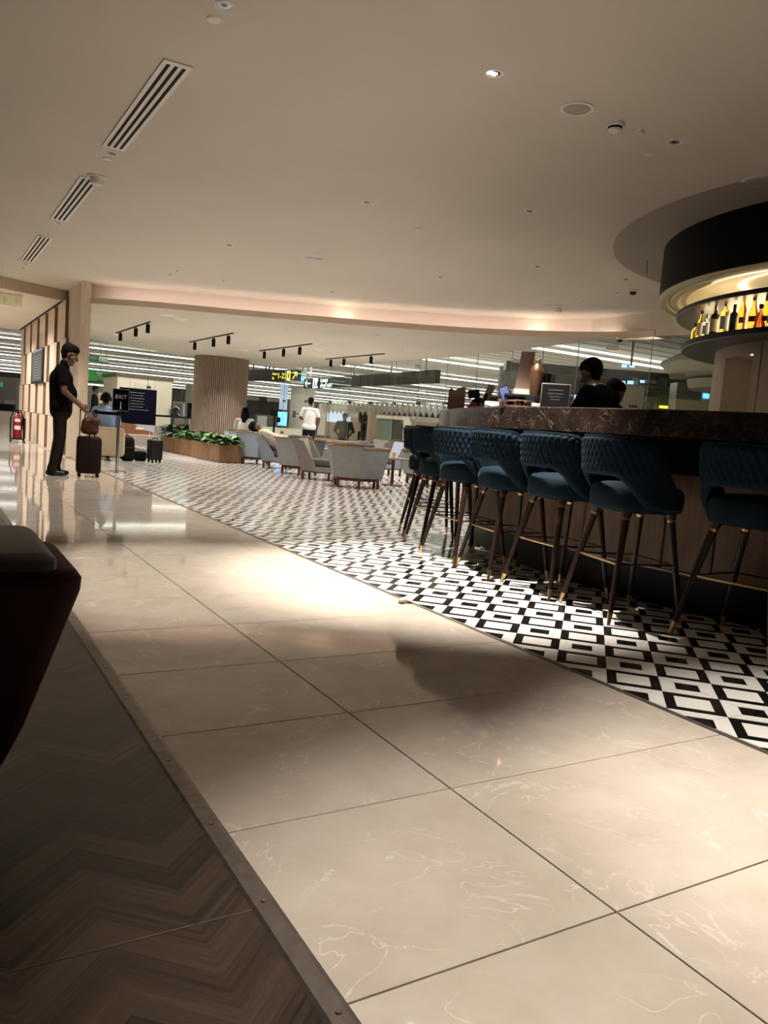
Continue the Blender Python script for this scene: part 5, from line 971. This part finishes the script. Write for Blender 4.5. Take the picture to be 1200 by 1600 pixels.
# lounge sign, a long band coming towards us
l0, l1 = at(478, 587.5, 30.5), at(683, 607, 21.5)
d = Vector((l1.x-l0.x, l1.y-l0.y)); L_ = d.length; zt, zb = 3.03, 2.60; zt = (at(478, 578, 30.5).z+at(683, 599, 21.5).z)/2; zb = (at(478, 596, 30.5).z+at(683, 615, 21.5).z)/2; zm = (zt+zb)/2
t = thing('lounge_sign', 'long black hanging sign band with white Lounge lettering', 'sign', ((l0.x+l1.x)/2, (l0.y+l1.y)/2, 0), math.atan2(d.y, d.x))
edges = [0, .40, .52, .72, .83, 1.0]
for i in range(5): a, b_ = -L_/2+L_*edges[i], -L_/2+L_*edges[i+1]; MB().box(((a+b_)/2, 0, zm), (b_-a-.03, .16, zt-zb)).build('panel', 'signb', t, smooth=False)
mb = MB().box((fx(.055), -.09, zm), (.42, .01, .045)); mb.box((fx(.032), -.09, zm+.06), (.22, .01, .045), tilt=Matrix.Rotation(-.75, 3, 'Y')).box((fx(.032), -.09, zm-.06), (.22, .01, .045), tilt=Matrix.Rotation(.75, 3, 'Y')); mb.build('arrow', 'white_e', t, smooth=False)
MB().box((fx(.125), -.09, zm), (.46, .01, .36)).build('pictogram_panel', 'white_e', t, smooth=False); MB().sph((fx(.115), -.1, zm+.09), .045, (1, .2, 1), 8).box((fx(.12), -.1, zm-.02), (.08, .01, .16), tilt=Matrix.Rotation(.3, 3, 'Y')).box((fx(.135), -.1, zm-.10), (.24, .01, .04)).cyl((fx(.15), -.1, zm+.05), (fx(.15), -.1, zm-.09), .02, n=6).build('seated_figure', 'signb', t)
text('Lounge', .24, 'white_e', 'lettering', t, facing((fx(.175), -.09, zm+.02), -PI/2)); text('ಲೌಂಜ್ | लाउंज', .19, 'white_e', 'lettering', t, facing((fx(.175), -.09, zm-.17), -PI/2))
for k in (.05, .45, .72, .93): MB().cyl((fx(k), 0, zt), (fx(k), 0, ZH+.2), .03, n=8).build('hanger', 'whitep', t)
t = hthing('small_blue_sign', 'small pale blue sign between the two black signs', 'sign', 473, 33); wbox('panel', 'blue_e', t, 469, 477, 588, 595, 33, .1); wbox('plate', 'label', t, 468, 479, 577, 587, 33, .1)
pole_to(t, 473, 580, 33)
# column, screens, shopfronts
p = at(471, 650, 38); t = thing('hall_column', 'round pale grey column behind the man in the white shirt', 'column', (p.x, p.y, 0)); MB().lathe([(.58, 0), (.58, 2.75), (.60, 2.76), (.60, 2.82), (.0, 2.82)], n=40).build('shaft', 'hallcol', t)
for k in range(2): MB().lathe([(.585, .9+k*.9), (.585, .91+k*.9)], n=40).build('joint', 'steel', t)
p = at(188, 640, 60); t = thing('hall_column', 'distant pale column between booth and pillar', 'column', (at(302, 640, 55).x, at(302, 640, 55).y, 0)); MB().lathe([(.6, 0), (.6, 3.2), (0, 3.2)], n=32).build('shaft', 'hallcol', t); MB().lathe([(.62, .9), (.62, 1.9)], n=10, a0=-2.6, a1=-1.6).build('notice', 'navyb', t)
t = hthing('tall_blue_screen', 'tall bright blue screen left of the man in the white shirt', 'screen', 440, 36); wbox('display', 'blue_e', t, 433.5, 448, 643.5, 665, 36, .1); wbox('bezel', 'dark', t, 432.5, 449, 642, 667, 36.05, .1)
pole_to(t, 440, 665, 36.1, False)
t = hthing('far_advert_screen', 'pale blue lit panel high beside the sign', 'screen', 440, 60); wbox('display', 'blue_s', t, 437, 449, 600, 640, 60, .2)
pole_to(t, 443, 602, 60.1)
t = hthing('advert_screen', 'wide pale blue screen behind the capped person', 'screen', 530, 38); wbox('display', 'blue_s', t, 511, 548, 638, 660, 38, .1)
pole_to(t, 515, 650, 38.1, False); pole_to(t, 544, 650, 38.1, False)
def shop(lab, x0, x1, y0, y1, D, m): t = hthing('store', lab, 'shop front', (x0+x1)/2, D); wbox('wall', m, t, x0, x1, y0, y1, D, .5, ground=True); return t
s1 = shop('pale wooden wall section behind the capped person', 500, 560, 634, 676, 39, 'hallwood'); wbox('pilaster', 'hallwall', s1, 497, 508, 630, 680, 38.7, .3)
s2 = shop('pale wooden wall section left of the glass shop', 574, 592, 632, 684, 34, 'hallwood')
s3 = shop('glass fronted shop with beige surround right of the capped person', 588, 682, 650, 690, 33, 'hallwood'); wbox('opening', 'halldark', s3, 612, 628, 655, 686, 32.9, .1); wbox('glass_leaf', 'gglass', s3, 590, 612, 653, 687, 32.8, .05); wbox('surround', 'hallwall', s3, 588, 636, 650, 655, 32.7, .2); wbox('surround', 'hallwall', s3, 630, 642, 652, 690, 32.7, .2)
s4 = shop('dark shop opening with wares right of the ribbed pillar', 398, 432, 648, 672, 34, 'halldark'); wbox('counter', 'hallwall', s4, 396, 470, 668, 684, 33, .4); wbox('cabinet', 'printgrey', s4, 402, 416, 650, 668, 33.8, .2)
t = hthing('flower_display', 'red flowers low behind the lounge seats', 'flowers', 396, 30); 
mb = MB(); p = at(396, 666, 30)
for k in range(26): mb.sph((p.x-t.location.x+rnd.uniform(-.22, .22), p.y-t.location.y+rnd.uniform(-.1, .1), p.z+rnd.uniform(-.08, .08)), .035, n=8)
o = mb.build('petals', 'redpetal', t); o['kind'] = 'stuff'; MB().cyl((0, 0, 0), (0, 0, p.z), .12, .16, 16).build('pot', 'hallwall', t)
t = hthing('menu_totem', 'dark screen totem before the shop opening', 'screen', 429, 28.6); wbox('screen', 'dark', t, 422, 434, 640, 650, 28.6, .06); p = at(426, 660, 28.6); MB().cyl((0, 0, 0), (0, 0, at(428, 650, 28.6).z), .04, n=10).build('pole', 'dark', t); wbox('lower_screen', 'dark', t, 432, 438, 652, 660, 28.7, .05)
t = hthing('wall_telephone', 'black wall device on the pale column', 'device', 460, 34); wbox('device', 'dark', t, 457.5, 461.5, 642, 652, 34, .1); wbox('arm', 'dark', t, 461, 467, 646, 647.5, 34, .05)
# zigzag garland
t = hthing('paper_garland', 'row of pale zigzag hanging decorations along the hall', 'garland', 620, 30); a, b_ = at(508, 640, 33), at(700, 646, 26); n = 26
for k in range(n):
    p = a.lerp(b_, k/(n-1)); q_ = p-t.location; s_ = .17
    MB().add([(q_.x-s_, q_.y, p.z+.1), (q_.x, q_.y, p.z-.18), (q_.x+s_, q_.y, p.z+.1), (q_.x, q_.y, p.z+.34), (q_.x, q_.y+.03, p.z+.08), (q_.x, q_.y-.03, p.z+.08)], [(0, 1, 4), (1, 2, 4), (2, 3, 4), (3, 0, 4), (1, 0, 5), (2, 1, 5), (3, 2, 5), (0, 3, 5)]).build('diamond', 'stripew', t, smooth=False)
MB().tube([a+Vector((0, 0, .34))-t.location, b_+Vector((0, 0, .34))-t.location], .02, 6).build('cord', 'hallwall', t)
mb = MB(); rnd2 = random.Random(5)
wbox('panel', 'stripew', t, 540, 560, 632, 652, 34, .1); wbox('panel', 'stripew', t, 640, 696, 652, 660, 28, .1)
for px, D, l_, tp in [(561, 56, 'small distant person in white by the wooden section', 'wshirt'), (569, 58, 'small distant person in dark clothes by the wooden section', 'dnavy')]:
    p = at(px, 660, D); person(l_, (p.x, p.y, 0), rnd2.uniform(0, 6), {}, ('skind', tp, 'dark', 'shoe', 'hair'), vox=.022, sleeve='long')
# plants far left of pillar
t = hthing('tall_pot_plant', 'dark leafy pot plant seen left of the ribbed pillar', 'plant', 272, 29); mb = MB(); g = random.Random(9); p = at(272, 645, 29)
for k in range(90): a = g.uniform(0, 6.28); L2 = g.uniform(.2, .4); zz = g.uniform(-.1, .3); mb.add([(0, 0, p.z-.15), (L2*.5*math.cos(a)-.04*math.sin(a), L2*.5*math.sin(a)+.04*math.cos(a), p.z+zz), (L2*math.cos(a), L2*math.sin(a), p.z+zz-.08), (L2*.5*math.cos(a)+.04*math.sin(a), L2*.5*math.sin(a)-.04*math.cos(a), p.z+zz)], [(0, 1, 2, 3)])
o = mb.build('leaves', 'leaf3', t); o['kind'] = 'stuff'; MB().lathe([(0, .0), (.16, 0), (.2, .5), (.17, .5), (.1, .4), (0, .4)], n=20).build('pot', 'dark', t); MB().cyl((0, 0, .4), (0, 0, p.z), .02, n=8).build('stem', 'leaf3', t)
t = hthing('far_window', 'bright shop windows left of the ribbed pillar', 'shop front', 285, 58); wbox('wall', 'hallwall', t, 270, 300, 628, 655, 58, .3); wbox('glazing', 'gglass', t, 273, 284, 632, 652, 57.8, .1); wbox('glazing', 'blue_s', t, 287, 294, 632, 650, 57.8, .1)
wbox('base', 'hallwall', t, 270, 300, 654, 680, 58, .3, ground=True)
# dark side of the hall behind the bar
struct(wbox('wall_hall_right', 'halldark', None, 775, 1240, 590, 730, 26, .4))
t = hthing('dark_gantry', 'dark overhead gantry behind the bartender', 'gantry', 950, 24); wbox('beam', 'halldark', t, 790, 1130, 577, 590, 24, .6); wbox('lower_beam', 'steelwall', t, 960, 1110, 603, 609, 23.8, .3)
for px in (985, 1030): wbox('post', 'steelwall', t, px, px+10, 590, 650, 23.9, .3, ground=True)
t = hthing('lit_windows', 'pair of blue lit windows behind the bartender', 'window', 982, 23.5); wbox('pane', 'blue_w', t, 967, 977, 595, 600, 23.5, .05); wbox('pane', 'blue_w', t, 981, 990, 595, 600, 23.5, .05); wbox('pane', 'blue_w', t, 972, 980, 569, 574, 23.6, .05); wbox('pane', 'blue_w', t, 984, 992, 569, 574, 23.6, .05); wbox('pane', 'blue_w', t, 1001, 1007, 594, 598, 23.5, .05); wbox('pane', 'printgrey', t, 1009, 1026, 594, 599, 23.5, .05)
pole_to(t, 986, 571, 23.55); pole_to(t, 972, 598, 23.55, False)
for k, px in enumerate((883, 898)):
    t = hthing('service_counter_screen', ['left small blue screen low behind the counter sign', 'right small blue screen low behind the counter sign'][k], 'screen', px, 22); wbox('display', 'blue_w', t, px, px+3, 617, 624, 22, .05); wbox('bezel', 'dark', t, px-1, px+4, 616, 632, 22.05, .05)
t = hthing('grey_kiosk', 'pale grey kiosk wall right of the bartender', 'kiosk', 975, 18); wbox('wall', 'hallwall', t, 955, 1001, 602, 700, 18, .4, ground=True); wbox('socket_plate', 'dark', t, 988, 994, 610, 613, 17.97, .03); wbox('socket_plate', 'dark', t, 988, 994, 614.5, 617.5, 17.97, .03); wbox('red_notice', 'red', t, 983, 996, 633, 637, 17.95, .03)
t = hthing('steel_service_unit', 'brushed steel unit beside the bar tower', 'service unit', 1085, 16); wbox('upper_wall', 'steelwall', t, 1057, 1130, 600, 626, 16, .4); wbox('counter', 'hallwall', t, 1052, 1130, 626, 700, 15.6, .4, ground=True); wbox('blue_display', 'blue_e', t, 1099, 1108, 615, 622, 15.95, .03); wbox('display_plate', 'label', t, 1096, 1112, 612, 626, 15.97, .03)
t = hthing('dark_shop_bay', 'dim glazed bay between the kiosk and the steel unit', 'shop front', 1020, 19); wbox('glazing', 'gglass', t, 1005, 1055, 608, 650, 19, .2, ground=True); wbox('door_panel', 'printgrey', t, 1008, 1026, 620, 650, 18.9, .05); wbox('yellow_notice', 'yellow', t, 1031, 1047, 634, 638, 18.8, .05); wbox('pipe', 'steelwall', t, 1000, 1056, 611, 613, 18.8, .08)
t = hthing('curved_soffit', 'pale curved soffit disc beyond the glass near the bar tower', 'soffit', 1120, 14); p = at(1162, 560, 15); q_ = p-t.location
MB().lathe([(1.0, 3.0), (1.48, 2.72), (1.5, 2.68), (1.3, 2.50), (0, 2.40)], (q_.x, q_.y), 64).build('disc', 'plaster', t); MB().lathe([(1.0, 3.0), (.8, ZH+.2)], (q_.x, q_.y), 64).build('hanger_drum', 'steelwall', t)
MB().lathe([(1.1, 2.42), (1.05, 2.25), (.7, 2.2), (0, 2.2)], (q_.x+.2, q_.y), 64).build('lower_disc', 'plaster', t)
for px, py, D, l_ in [(653, 572, 23, 'white square clamp plate high on the glass left'), (809, 564, 15, 'white square clamp plate high on the glass above the shaker'), (957, 543, 11, 'white square clamp plate high on the glass above the bartender'), (1058, 588, 9.7, 'beige square clamp plate on the glass by the tower')]:
    p = at(px, py, D-.3); tag(MB().rbox((0, 0, 0), (.03, .17, .07), .006).build('clamp_plate', 'label', loc=p, rz=view_rz(p)), l_, 'glass clamp')
